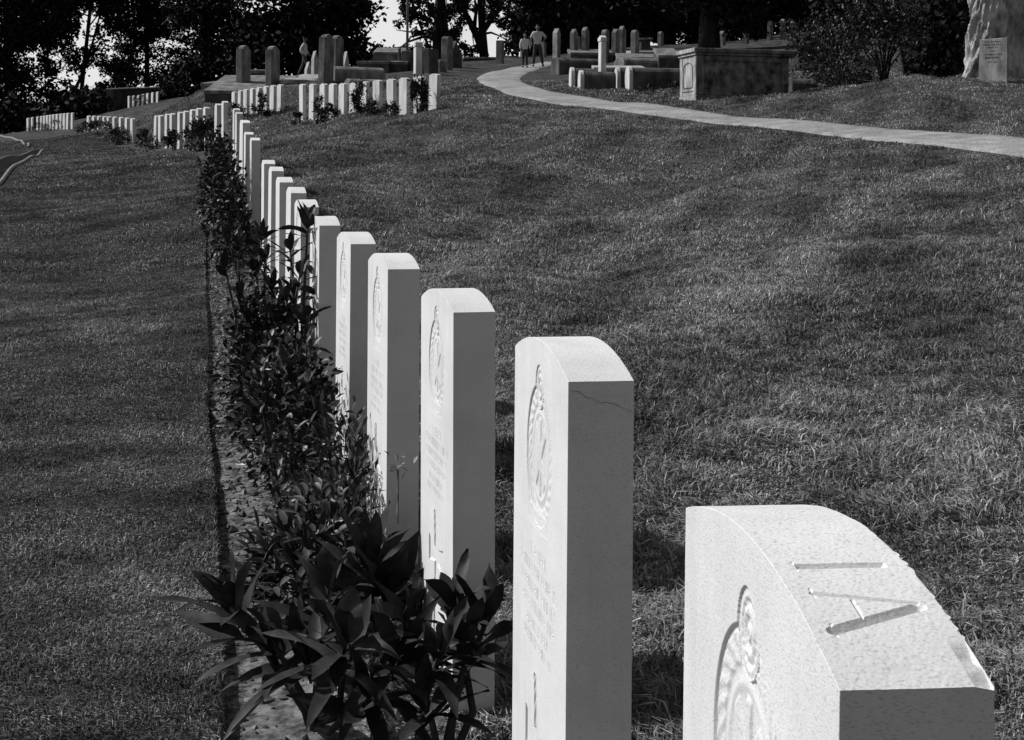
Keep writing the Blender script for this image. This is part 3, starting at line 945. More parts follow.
def clods():
    g = np.random.default_rng(90)
    n = 9000
    Y = np.sqrt(g.uniform(1.8 ** 2, 17 ** 2, n))
    u = np.clip(g.beta(1.1, 1.4, n) * .40 + .012, .012, .41)
    X = edge_x(Y) + u
    Z = terrain(X, Y)
    r = .0035 + .011 * g.uniform(0, 1, n) ** 4 + .0004 * Y
    O = np.array([[1, 0, 0], [-1, 0, 0], [0, 1, 0], [0, -1, 0], [0, 0, 1], [0, 0, -1]], float)
    V = O[None] * (r[:, None] * g.uniform(.6, 1.4, (n, 3)))[:, None, :] * [1, 1, .75] + g.normal(0, .15, (n, 6, 3)) * r[:, None, None]
    V += np.stack([X, Y, Z + r * .25], -1)[:, None, :]
    T = np.array([[0, 2, 4], [2, 1, 4], [1, 3, 4], [3, 0, 4], [2, 0, 5], [1, 2, 5], [3, 1, 5], [0, 3, 5]])
    F = (np.arange(n)[:, None, None] * 6 + T[None]).reshape(-1, 3)
    o = link('soil_clods', mesh_np('soil_clods', V.reshape(-1, 3), F, M['clod']))
    tag(o, 'crumbs and small clods lying on the bare soil of the flower bed', 'soil', None, 'stuff')


clods()

# ------------------------------------------------------------------ foliage
def leaf_geo(P, D, U, L, W, ns=5, droop=.25, fold=.25, wave=0.0):
    """long leaves with a folded midrib; P base, D direction, U up"""
    P, D, U = map(lambda a: np.asarray(a, float), (P, D, U))
    N = len(P)
    D = D / np.linalg.norm(D, axis=1, keepdims=True)
    S = np.cross(D, U); S /= np.linalg.norm(S, axis=1, keepdims=True) + 1e-9
    Nn = np.cross(S, D)
    L = np.broadcast_to(L, N)[:, None]; W = np.broadcast_to(W, N)[:, None]
    droop = np.broadcast_to(droop, N)[:, None]
    rows = []
    ph = rng.uniform(0, 6.28, (N, 1))
    for i in range(ns + 1):
        t = i / ns
        w = (math.sin(math.pi * min(t ** .82 * .97 + .02, 1)) ** .8) * W / 2
        c = P + D * L * t + np.array([[0, 0, -1.0]]) * droop * L * t * t
        wv = wave * W * np.sin(t * 9 + ph)
        rows += [c - S * w + Nn * (w * fold + wv), c, c + S * w + Nn * (w * fold - wv)]
    V = np.stack(rows, 1)
    base = np.arange(N)[:, None] * (3 * (ns + 1))
    F = []
    for i in range(ns):
        a = i * 3
        for k in (0, 1): F.append(base + np.array([[a + k, a + k + 1, a + k + 4, a + k + 3]]))
    return V.reshape(-1, 3), np.concatenate(F)


def rosette(mb, tip, axis, n, L, W, spread=(0.15, 1.2), droop=.3, ns=6):
    axis = np.asarray(axis, float) / np.linalg.norm(axis)
    a = np.cross(axis, [.3, .8, .1]); a /= np.linalg.norm(a)
    b = np.cross(axis, a)
    k = np.arange(n)
    az = k * 2.4 + rng.uniform(-.3, .3, n)
    el = np.interp(k / max(n - 1, 1), [0, 1], spread) + rng.uniform(-.12, .12, n)      # angle from the axis
    D = axis * np.cos(el)[:, None] + (a * np.cos(az)[:, None] + b * np.sin(az)[:, None]) * np.sin(el)[:, None]
    P = tip - axis * (k / n * L * .45)[:, None]
    U = np.tile(axis, (n, 1)) + rng.normal(0, .25, (n, 3))
    Ls = L * rng.uniform(.75, 1.15, n) * np.interp(k / n, [0, .3, 1], [.7, 1, .95])
    V, F = leaf_geo(P, D, U, Ls, W * rng.uniform(.65, 1.2, n), ns, droop * rng.uniform(.1, 1.9, n), .30, .10)
    mb.add(V, F)


def broad_plant(label, base, tips, L, W, n=10, flowers=(), cat='plant', group=None, spread=(.15, 1.3), droop=.3):
    """tips: (point, leaf count)"""
    root = empty('broadleaf_plant', base)
    tag(root, label, cat, group)
    lm, sm = MB(), MB()
    base = np.asarray(base, float)
    for tip, k in tips:
        tip = np.asarray(tip, float)
        mid = base * .5 + tip * .5 + np.array([*(rng.uniform(-.05, .05, 2)), -.04])
        q = [base - [0, 0, .03], base * .7 + mid * .3, mid, mid * .4 + tip * .6, tip]
        sm.tube(np.array(q) - base, [.009, .008, .007, .006, .004], 7)
        ax = tip - mid; ax = ax / np.linalg.norm(ax) * .6 + np.array([0, 0, .55])
        rosette(lm, tip - base, ax, k, L, W, spread, droop)
        # leaves lower on the stem
        m2 = max(2, k // 3)
        tt = rng.uniform(.4, .85, m2)[:, None]
        P = (mid * (1 - tt) + tip * tt) - base
        az = rng.uniform(0, 6.28, m2)
        D = np.stack([np.cos(az), np.sin(az), rng.uniform(-.1, .4, m2)], -1)
        V, F = leaf_geo(P, D, np.tile([0, 0, 1.0], (m2, 1)), L * .9, W * .9, 6, droop * 1.3, .25, .06)
        lm.add(V, F)
    sm.build('stem', M['stem'], root, (0, 0, 0), smooth=True)
    lm.build('foliage', M['big_leaf'], root, (0, 0, 0), smooth=True)
    for fp in flowers:
        fm = MB()
        fp = np.asarray(fp, float) - base
        nb = 16
        P = fp + rng.normal(0, .014, (nb, 3)) + np.array([0, 0, .01])
        D = rng.normal(0, 1, (nb, 3)) + [0, 0, .7]
        V, F = leaf_geo(P, D, np.tile([.1, .2, 1.0], (nb, 1)), .022, .012, 2, .1, .3)
        fm.add(V, F)
        fm.tube([fp - [0, 0, .12], fp], [.003, .003], 5)
        fm.build('flower_head', M['bud'], root, (0, 0, 0))
    return root


def shrub(label, base, rx, ry, h, n, L, W, name='shrub', m='small_leaf', group=None, pale=0, rotz=0.0, droop=.2, fill=.35, ns=3, narrow=1.0):
    root = empty(name, base, rotz)
    tag(root, label, 'shrub', group)
    # clumps spread through the volume
    nc = max(6, int(n / 70))
    th = rng.uniform(0, 6.28, nc); rr = np.sqrt(rng.uniform(.05, 1, nc)); zz = rng.uniform(.12, 1, nc)
    sh = np.sqrt(np.clip(1 - (np.clip(zz - .45, 0, 1) / .62) ** 2, .1, 1)) * narrow
    C = np.stack([np.cos(th) * rr * rx * sh, np.sin(th) * rr * ry * sh, zz * h * .92], -1)
    w = rng.integers(0, nc, n)
    sig = np.array([rx, ry, h * .6]) * .20
    P = C[w] + rng.normal(0, 1, (n, 3)) * sig
    P[:, 2] = np.clip(P[:, 2], .01, None)
    D = P - np.array([0, 0, h * .3]); D = D / (np.linalg.norm(D, axis=1, keepdims=True) + 1e-6) + rng.normal(0, .55, (n, 3)) + [0, 0, .25]
    U = np.tile([0, 0, 1.0], (n, 1)) + rng.normal(0, .35, (n, 3))
    V, F = leaf_geo(P, D, U, L * rng.uniform(.6, 1.25, n), W * rng.uniform(.7, 1.2, n), ns, droop, .3)
    link('foliage', mesh_np('foliage', V, F, M[m], True), root)
    sm = MB()
    for k in range(min(nc, 14)):
        c = C[k]
        b = c * [.25, .25, 0]
        sm.tube([b - [0, 0, .05], b * .5 + c * .5 + rng.normal(0, .03, 3) * rx, c], np.array([.012, .009, .004]) * max(.6, h), 6)
    link('stem', sm.mesh('stem', M['stem'], True), root)
    if pale:
        P = C[rng.integers(0, nc, pale)] * [1.05, 1.05, 1.0] + rng.normal(0, 1, (pale, 3)) * sig * 1.1
        for p in P:
            k = 5
            az = np.arange(k) * 6.283 / k
            D = np.stack([np.cos(az), np.sin(az), np.full(k, .5)], -1)
            V, F = leaf_geo(np.tile(p, (k, 1)), D, np.tile([0, 0, 1.0], (k, 1)), L * .5, L * .35, 2, .1, .2)
            link('flower', mesh_np('flower', V, F, M['flower']), root)
    return root


# plants of the near flower bed
G = 'plants of the near flower bed'
def bed(px, py_tip, Y): return at(px, py_tip, Y)

b1 = on(318, 2.95)
broad_plant('big dark broad-leaved plant filling the bottom of the flower bed', b1,
            [(at(236, 606, 2.85), 14), (at(272, 640, 2.75), 8), (at(305, 650, 2.8), 11), (at(345, 640, 2.65), 11), (at(330, 590, 3.05), 9), (at(398, 655, 2.7), 10), (at(372, 690, 2.7), 9)],
            .185, .037, group=G, spread=(.15, 1.25))
b2 = on(385, 3.35)
broad_plant('broad-leaved plant with upright rosettes and a budding flower head before the fourth headstone', b2,
            [(at(373, 560, 3.3), 12), (at(390, 590, 3.3), 9), (at(350, 600, 3.3), 7), (at(415, 610, 3.2), 7)], .185, .046, flowers=[at(398, 470, 3.4), at(371, 492, 3.45)], group=G, spread=(.25, 1.1), droop=.12)
b3 = on(452, 2.62)
broad_plant('broad-leaved plant standing against the foot of the third headstone', b3,
            [(at(455, 604, 2.72), 11), (at(440, 650, 2.6), 9), (at(470, 640, 2.68), 9), (at(425, 690, 2.6), 8), (at(488, 616, 2.74), 7)], .14, .036, group=G, spread=(.2, 1.3))
shrub('dense small-leaved shrub in the middle of the near flower bed', on(292, 4.75), .135, .55, .47, 3000, .040, .018, rotz=R(12), group=G, pale=6)
shrub('straggly narrow-leaved plant with pale blooms beside the fourth headstone', on(350, 4.1), .12, .30, .34, 1000, .05, .011, rotz=R(12), name='flowering_plant', group=G, pale=5)
shrub('low leafy plant spreading behind the big broad-leaved plant', on(335, 3.6), .15, .35, .25, 1300, .055, .016, rotz=R(12), name='low_plant', group=G, pale=3)
b5 = on(262, 6.5)
broad_plant('broad-leaved plant with a spiky leaf rosette before the seventh headstone', on(296, 6.0),
            [(at(308, 222, 6.1), 12), (at(290, 250, 6.1), 8), (at(300, 275, 6.0), 8), (at(286, 300, 6.0), 8), (at(305, 318, 5.9), 9), (at(280, 320, 6.0), 10), (at(296, 296, 6.1), 10)], .15, .034, group=G, spread=(.2, 1.4), droop=.25)
broad_plant('bushy broad-leaved plant leaning over the lawn edge', b5,
            [(at(238, 245, 6.6), 12), (at(262, 236, 6.7), 10), (at(225, 268, 6.5), 9), (at(255, 270, 6.4), 10), (at(272, 285, 6.3), 12), (at(240, 296, 6.3), 12), (at(250, 318, 6.2), 12), (at(265, 258, 6.4), 12), (at(228, 238, 6.7), 10), (at(280, 308, 6.2), 12)], .125, .029, group=G, spread=(.2, 1.3))
shrub('low shrub under the leaning broad-leaved plant', on(268, 6.2), .15, .55, .46, 3000, .05, .02, rotz=R(12), group=G, pale=4)
shrub('tall dense shrub beside the gap in the long row', on(222, 14.6), .17, 1.6, .80, 5200, .06, .032, rotz=R(12), group=G, pale=0)
shrub('dense shrub below the gap in the long row', on(230, 12.6), .13, .8, .58, 2800, .06, .032, rotz=R(12), group=G, pale=5)

G2 = 'shrubs along the far rows'
for (px, Y, rx, ry, h, n, lab, pale) in [
    (205, 26.8, .34, .8, .62, 1200, 'rounded shrub at the foot of the paired headstones', 0),
    (190, 29.6, .30, .6, .42, 700, 'dark shrub between headstones right of the lawn gap', 0),
    (176, 31.6, .34, .6, .45, 600, 'low dark shrub left of the rounded shrub', 0),
    (152, 36.4, .5, .6, .55, 800, 'dark shrub at the left end of the long curving row', 0),
    (90, 48, .5, .9, .36, 600, 'low shrub at the left end of the row of nine', 0),
    (101, 45.6, .5, .9, .34, 600, 'low shrub at the middle of the row of nine', 0),
    (112, 43.8, .45, .8, .36, 500, 'low shrub right of the middle of the row of nine', 0),
    (121.5, 43, .26, .3, .62, 350, 'upright shrub near the right end of the row of nine', 1),
    (40, 77, .9, 1, .5, 500, 'low shrub under the left part of the far tree-side row', 0),
    (52, 75.5, 1.0, 1, .6, 500, 'low shrub under the right part of the far tree-side row', 0),
    (138, 93, .6, .6, .75, 400, 'dark shrub left of centre in the small row below the wall', 0),
    (143.5, 92, .55, .6, .8, 400, 'dark shrub right of centre in the small row below the wall', 0),
    (235, 41.6, .35, .4, .5, 400, 'dark round shrub at the left end of the short row', 0),
    (246, 40.2, .5, .4, .32, 400, 'low leafy plant in the short row', 0),
    (261, 39.4, .18, .25, .65, 350, 'slim upright shrub in the middle of the short row', 0),
    (271, 38.9, .42, .4, .40, 450, 'flowering plant near the right end of the short row', 8),
    (328, 34.3, .34, .4, .50, 700, 'pale-flecked rose bush in the left half of the planted row', 14),
    (319, 34.6, .16, .2, .80, 300, 'thin dark upright plant beside the rose bush', 0),
    (361, 33.3, .30, .35, .75, 700, 'dark shrub hiding a headstone in the planted row', 3),
    (375, 32.6, .34, .4, .28, 400, 'low leafy plant in the planted row', 2),
    (418.5, 31.3, .24, .25, .85, 900, 'tall dark shrub between the two rightmost headstones of the planted row', 5),
    (300, 35.6, .28, .4, .26, 250, 'small leafy plant at the left end of the planted row', 2),
    (391, 32, .24, .3, .40, 300, 'thin plant with pale blooms by the ninth planted headstone', 4)]:
    shrub(lab, on(px, Y), rx * .72, ry * .72, h * .82, n, .075 + h * .03, .045, group=G2, pale=pale, ns=2)


# ------------------------------------------------------------------ old tombs
def slab_profile(w, h, top, rise):
    """front outline of an upright gravestone"""
    pts = [(-w / 2, -.25), (w / 2, -.25), (w / 2, h - rise)]
    if top == 'round':
        for k in range(1, 9):
            t = math.pi * k / 9
            pts.append((w / 2 * math.cos(t), h - rise + rise * math.sin(t)))
    elif top == 'point':
        pts += [(w * .42, h - rise * .85), (0, h), (-w * .42, h - rise * .85)]
    elif top == 'shoulder':
        pts += [(w * .36, h - rise), (w * .3, h - rise * .4), (0, h), (-w * .3, h - rise * .4), (-w * .36, h - rise)]
    else:
        pts += [(w * .46, h), (-w * .46, h)]
        pts[2] = (w / 2, h - .03)
        pts.append((-w / 2, h - .03))
        return pts
    pts.append((-w / 2, h - rise))
    return pts


def gravestone(label, px, ytop, ybot, Y, wpx, a, top='round', th=.14, m='old', rise=.12, group='old gravestones', lean=0.0):
    q0, q1 = at(px, ybot, Y), at(px, ytop, Y)
    h = q1[2] - q0[2]
    mb = MB()
    mb.prism(slab_profile(wpx, h, top, rise), -th / 2, th / 2, .015)
    o = mb.build('gravestone', M[m], None, (q0[0], q0[1], q0[2]), R(a))
    o.rotation_euler = (0, R(lean), R(a))
    tag(o, label, 'gravestone', group)
    return o


# upright stones on the left (they face left; their shaded edge looks this way)
gravestone('leftmost tall rounded gravestone, standing on the long low slab', 243.3, 45.5, 84, 47, .50, 68, 'shoulder', .22)
gravestone('tall rounded gravestone right of the leftmost one, before the dark cypress', 272.5, 46, 85, 46.5, .50, 68, 'shoulder', .22)
gravestone('tallest grey gravestone, leaning slightly beside the round-topped body stones', 325.5, 34, 84, 45.5, .50, 62, 'shoulder', .22, lean=2.5)
gravestone('grey gravestone just right of the tallest leaning one', 336.8, 35.5, 70, 52, .46, 62, 'shoulder', .24)
gravestone('pale pointed little gravestone right of the walking person', 314.5, 51, 76, 58, .16, 20, 'point', .5, 'old_light', .3)
gravestone('small pale wedge-shaped stone at the feet of the walking person', 308, 62, 76, 60, .20, 20, 'point', .5, 'old_light', .3)
gravestone('pale wedge-topped gravestone before the dark cypress', 345.5, 51.5, 70, 57, .20, 20, 'point', .45, 'old_light', .5)
gravestone('broad grey buttressed gravestone left of the leaning tree', 447, 36.5, 69, 59, .5, 68, 'round', .28, 'old')
gravestone('dark broad gravestone behind the buttressed one', 454, 41, 69, 61, .6, 40, 'point', .3, 'old_dark', .6)
gravestone('dark upright block left of the white-edged pillar', 409, 51, 78, 55, .5, 70, 'flat', .4, 'old_dark')
gravestone('dark upright block right of the white-edged pillar', 428, 49, 78, 54, .6, 60, 'flat', .5, 'old_dark')
gravestone('grey flat-topped block beside the buttressed gravestone', 439, 61, 76, 56, .5, 60, 'flat', .4, 'old')
gravestone('short dark gravestone on the low wall beside the bend of the path', 500, 40.5, 62, 70, .3, 70, 'flat', .3, 'old')
# upright stones on the right
for px, yt, yb, Y, lab, tp in [
    (574, 29, 55, 62, 'leftmost pointed gravestone on the raised plinth beyond the path', 'point'),
    (579.5, 37, 55, 63, 'low dark gravestone between two pointed ones on the plinth', 'flat'),
    (585.3, 27, 55, 62, 'second pointed gravestone on the raised plinth beyond the path', 'point'),
    (605.3, 29.5, 58, 60, 'grey gravestone directly behind the white-edged narrow stone', 'round'),
    (615.5, 29, 58, 61, 'slim pointed gravestone left of the tallest one beyond the path', 'point'),
    (622, 26, 55, 62, 'tallest pointed gravestone among the tombs beyond the path', 'point'),
    (634.8, 30, 58, 58, 'rounded grey gravestone rightmost in the group beyond the path', 'round'),
    (660.5, 31.5, 48, 78, 'small grey gravestone on the pale slope left of the chest tomb', 'round'),
    (722.5, 31, 46, 75, 'small pale gravestone showing just above the chest tomb lid', 'round'),
    (746, 26, 44, 75, 'narrow pale gravestone above the middle of the chest tomb', 'flat'),
    (770, 21, 40, 80, 'small pointed gravestone among the shrubs above the chest tomb', 'point'),
    (783, 19, 40, 80, 'small round-topped gravestone among the shrubs above the chest tomb', 'round'),
    (793, 21, 40, 80, 'rightmost small pale gravestone above the right end of the chest tomb', 'round')]:
    gravestone(lab, px, yt, yb, Y, .36, 62, tp, .20, 'old' if px != 579.5 else 'old_dark', .16)
gravestone('grey stone post with a bright top at the far end of the path', 556.5, 28.5, 62, 70, .28, 55, 'point', .26, 'old_light', .2)
gravestone('dim slim post behind the walking man', 543.5, 42, 62, 72, .2, 60, 'flat', .2, 'old')


def pillar(label, px, ytop, ybot, Y, w, d, a):
    q0, q1 = at(px, ybot, Y), at(px, ytop, Y)
    h = q1[2] - q0[2]
    root = empty('stone_pillar', q0, R(a))
    mb = MB(); mb.box(-w / 2, w / 2, -d / 2, d / 2, -.3, h - .18, .012); mb.build('shaft', M['stone_far'], root)
    cp = MB(); z = h - .178
    cp.box(-w / 2 - .02, w / 2 + .02, -d / 2 - .02, d / 2 + .02, z, z + .12, .012)
    cp.prism([(-w / 2, z + .12), (w / 2, z + .12), (0, z + .178)], -d / 2, d / 2)
    cp.build('cap', M['stone_far'], root)
    tag(root, label, 'pillar', 'white-edged stone pillars')


pillar('tall narrow white-edged pillar behind the right end of the planted row', 417.5, 40.5, 90, 41, .38, .17, 104)
pillar('white-edged narrow pillar among the round-topped body stones beyond the path', 602, 35.5, 85, 43.5, .34, .15, 100)


def body_stone(label, pA, pB, Y0, Y1, w, h, m='old', group='round-topped body stones', end=None):
    """a long barrel-topped grave cover from the ground point at pixel column pA to pB"""
    a0, a1 = on(pA, Y0), on(pB, Y1)
    d = a1[:2] - a0[:2]
    ln = np.linalg.norm(d)
    rz = math.atan2(d[1], d[0]) - math.pi / 2      # local y runs along the stone
    z = min(a0[2], a1[2])
    root = empty('body_stone', (a0[0], a0[1], z), rz)
    dz = abs(a1[2] - a0[2])
    prof = [(-w / 2, -.3), (w / 2, -.3)]
    for k in range(0, 11):
        t = math.pi * k / 10
        prof.append((w / 2 * math.cos(t), h * .45 + dz * .6 + h * .55 * math.sin(t)))
    mb = MB(); mb.prism(prof, .1 if end else 0, ln, .02)
    mb.build('barrel', M[m], root, smooth=False)
    if end:
        pe = [(x * 1.10, zz if zz < 0 else zz * 1.06) for x, zz in prof]
        mb = MB(); mb.prism(pe, -.02, .097, .012)
        mb.build('end_stone', M[end], root)
    tag(root, label, 'tomb', group)


body_stone('round-topped body stone running right from the tallest leaning gravestone', 331, 381, 46, 46.7, .7, .42)
body_stone('long low body stone in front of the larger one at left', 346, 412, 43, 43.8, .55, .26)
body_stone('whitish-ended body stone leftmost of the low row beyond the path', 570, 606, 44.4, 44.5, .50, .54, 'old_dark', end='stone_far')
body_stone('second body stone with a pale arched end beyond the path', 579, 614, 43, 43.1, .50, .50, 'old_dark', end='stone_far')
body_stone('third body stone with a pale arched end, right of the white-edged pillar', 615.5, 646, 43.9, 44.0, .46, .50, 'old_dark', end='stone_far')
body_stone('rightmost body stone with a pale arched end, reaching behind the chest tomb', 627, 690, 42.6, 42.9, .5, .54, 'old_dark', end='stone_far')
body_stone('dark round body stone at the far bend of the path', 554, 596, 54, 54.6, .8, .5, 'old_dark')
body_stone('weathered body stone behind the white-edged narrow pillar', 618, 656, 52, 52.6, .8, .5, 'old')
body_stone('low body stone peeping out right of the chest tomb', 786, 812, 36.5, 36.7, .6, .34, 'old_dark')


def ledger(label, pix, Y, dY, h, m='old_light', mp='old_dark', lip=.02, wpx=None):
    """low platform: a pale slab on a darker plinth between two pixel columns"""
    x0, x1 = (pix[0] - CX) / F_PX * Y, (pix[1] - CX) / F_PX * Y
    c = ((x0 + x1) / 2, Y + dY / 2)
    zs = [float(terrain(x, y)) for x in (x0, x1) for y in (Y, Y + dY)]
    z = pix[2] if len(pix) > 2 else min(zs)
    if len(pix) > 3: z = at((pix[0] + pix[1]) / 2, pix[3], Y)[2] - h
    sl = max(0.02, float(terrain(c[0], Y + dY) - terrain(c[0], Y)) / dY) * 1.15
    sl = min(sl, .2)
    root = empty('ledger_tomb', (c[0], c[1], z + sl * dY / 2))
    root.rotation_euler = (math.atan(sl), 0, 0)
    w = x1 - x0
    mb = MB(); mb.box(-w / 2 + lip, w / 2 - lip, -dY / 2 + lip, dY / 2 - lip, -1.2, h - .12, .01); mb.build('plinth', M[mp], root)
    mb = MB(); mb.box(-w / 2, w / 2, -dY / 2, dY / 2, h - .118, h, .015); mb.build('slab', M[m], root)
    tag(root, label, 'tomb', 'low slab tombs')
    return root


ledger('long low grey slab tomb in front of the two leftmost gravestones', (203, 282, 0, 90.5), 45.2, 3.4, .30, 'old')
ledger('pale low slab tomb below the walking person', (279, 320, 0, 80), 46.2, 5.0, .28, 'old_light', 'old')
ledger('small slab tomb between the two leftmost gravestones', (249, 271, 0, 70), 52, 2.0, .35, 'old')
ledger('low stone ledge left of the leftmost gravestone', (200, 238, 0, 83), 52, 3.0, .3, 'old', 'old')
ledger('stepped slab tomb behind the planted row', (356, 388, 0, 61), 54, 2.5, .40, 'old')
ledger('slab tomb with pale edge left of the dark upright blocks', (388, 407, 0, 61.5), 54.4, 2.0, .45, 'old')
ledger('plain stone enclosure behind the stepped slab tombs', (372, 406, 0, 52), 60, 2.0, .5, 'old', 'old')
ledger('raised plinth carrying the pointed gravestones beyond the path', (569, 613, 0, 52.5), 60, 3.2, .5, 'old', 'old_dark')
ledger('thin flat slab tomb behind the low body stones', (593, 645, 0, 67.5), 49.5, 1.5, .22, 'old_light', 'old_dark')
ledger('wide grey slab tomb left of the chest tomb', (618, 662, 0, 57), 56, 2.0, .45, 'old', 'old')
ledger('broad pale slab tomb rising behind the chest tomb', (636, 700, 0, 51.5), 62, 7.0, .4, 'old_light', 'old')
ledger('small table-like tomb behind the rounded gravestone', (638, 652, 0, 38), 76, 1.2, .5, 'old', 'old_dark', lip=.12)
ledger('square block tomb just left of the chest tomb', (657, 679, 0, 55), 52, 2.0, .6, 'old', 'old_dark')

# low walls
def wall(label, pA, pB, Y0, Y1, ytop, ytop2, thick, m='old', name='low_wall', cop='old_light'):
    a0, a1 = on(pA, Y0), on(pB, Y1)
    z0, z1 = at(pA, ytop, Y0)[2], at(pB, ytop2, Y1)[2]
    d = a1[:2] - a0[:2]; d = d / np.linalg.norm(d); n = np.array([-d[1], d[0]]) * thick / 2
    base = np.array([a0[0], a0[1], a0[2]])
    root = empty(name, base)
    def bar(e, lo0, lo1, hi0, hi1):
        V = []
        for (p, lo, hi) in ((a0, lo0, hi0), (a1, lo1, hi1)):
            for s in (-1, 1):
                q = p[:2] + n * s * e
                V += [(q[0], q[1], lo), (q[0], q[1], hi)]
        V = np.array(V) - base
        return V, np.array([(0, 1, 3, 2), (4, 6, 7, 5), (0, 4, 5, 1), (2, 3, 7, 6), (1, 5, 7, 3), (0, 2, 6, 4)])
    mb = MB(); mb.add(*bar(1, a0[2] - .5, a1[2] - .5, z0 - .08, z1 - .08)); mb.build('wall_body', M[m], root)
    mb = MB(); mb.add(*bar(1.25, z0 - .078, z1 - .078, z0, z1)); mb.build('coping', M[cop], root)
    tag(root, label, 'wall')


wall('low grey retaining wall behind the small far row at left', 109, 166, 99, 106, 88.5, 86.5, .5, 'old_dark', cop='old_light')
wall('low stone wall with pale coping beside the bend of the path', 458, 521, 72, 76, 57, 57.5, .5, 'old_dark')


# ------------------------------------------------------------------ chest tomb
def chest_tomb():
    c0 = at(697, 100.5, 33.0)       # near bottom corner
    a = R(13)
    root = empty('chest_tomb', c0, a)
    Lx, Wy, H = 2.16, 1.05, 1.0
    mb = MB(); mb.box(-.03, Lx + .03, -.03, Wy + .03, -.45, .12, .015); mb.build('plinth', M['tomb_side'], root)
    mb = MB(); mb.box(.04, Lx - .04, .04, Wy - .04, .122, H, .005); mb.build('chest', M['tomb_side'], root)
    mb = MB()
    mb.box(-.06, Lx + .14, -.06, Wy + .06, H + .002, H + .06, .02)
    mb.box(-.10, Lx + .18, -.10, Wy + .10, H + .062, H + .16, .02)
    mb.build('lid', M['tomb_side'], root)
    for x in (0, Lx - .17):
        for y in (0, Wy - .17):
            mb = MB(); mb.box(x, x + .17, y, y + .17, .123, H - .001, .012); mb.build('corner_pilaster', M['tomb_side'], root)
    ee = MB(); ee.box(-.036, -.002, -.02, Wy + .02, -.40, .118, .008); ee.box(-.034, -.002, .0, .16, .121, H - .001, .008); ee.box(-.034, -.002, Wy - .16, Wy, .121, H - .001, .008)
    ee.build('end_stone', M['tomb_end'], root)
    # long side: recessed frame
    mb = MB()
    mb.box(.17, Lx - .17, .005, .045, .13, .24, .006); mb.box(.17, Lx - .17, .005, .045, H - .12, H - .003, .006)
    mb.build('side_moulding', M['tomb_side'], root)
    # pale end with an arched panel
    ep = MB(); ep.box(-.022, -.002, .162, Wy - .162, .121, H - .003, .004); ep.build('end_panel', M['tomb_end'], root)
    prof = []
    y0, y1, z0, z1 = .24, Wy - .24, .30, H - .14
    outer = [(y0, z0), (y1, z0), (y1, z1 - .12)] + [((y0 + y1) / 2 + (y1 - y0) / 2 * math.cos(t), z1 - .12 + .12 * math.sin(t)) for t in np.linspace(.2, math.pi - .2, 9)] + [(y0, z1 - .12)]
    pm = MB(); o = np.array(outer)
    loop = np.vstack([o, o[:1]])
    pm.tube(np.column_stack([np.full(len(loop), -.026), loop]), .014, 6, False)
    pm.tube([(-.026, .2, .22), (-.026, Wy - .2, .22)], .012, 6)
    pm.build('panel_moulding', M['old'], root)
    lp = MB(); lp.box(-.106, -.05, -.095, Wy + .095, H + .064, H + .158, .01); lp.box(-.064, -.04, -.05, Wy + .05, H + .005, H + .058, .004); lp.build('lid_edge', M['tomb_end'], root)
    tag(root, 'large dark chest tomb with a heavy lid and pale panelled end beside the path', 'tomb')


chest_tomb()


# ------------------------------------------------------------------ inscribed slab and pale trunk at right
def plaque():
    c = at(993.5, 78, 30.2)
    g = on(993.5, 30.2)
    root = empty('memorial_slab', (c[0], c[1], c[2]), R(-36))
    w, h = .58, .80
    mb = MB(); mb.prism([(-w / 2, -.3), (w / 2, -.3), (w / 2, h), (-w / 2 + .02, h - .02)], -.06, .06, .01)
    mb.build('slab', M['old_light'], root)
    r = np.random.default_rng(4)
    mb = MB()
    for z, ww, hh in [(.715, .34, .022), (.655, .38, .028), (.60, .24, .026), (.53, .1, .022), (.455, .36, .030), (.39, .30, .036), (.31, .16, .018)]:
        x = -ww / 2
        while x < ww / 2:
            cw = r.uniform(.012, .022)
            if r.random() > .12:
                mb.box(x, x + .007, -.0625, -.0585, z, z + hh)
                if r.random() > .4: mb.box(x + .0072, x + cw, -.0625, -.0585, z + hh * r.choice([.0, .4, .75]), z + hh * r.choice([.8, .95]))
            x += cw + .007
    mb.build('inscription', M['old_dark'], root)
    tag(root, 'upright inscribed stone slab leaning against the foot of the pale ragged trunk', 'memorial')


plaque()


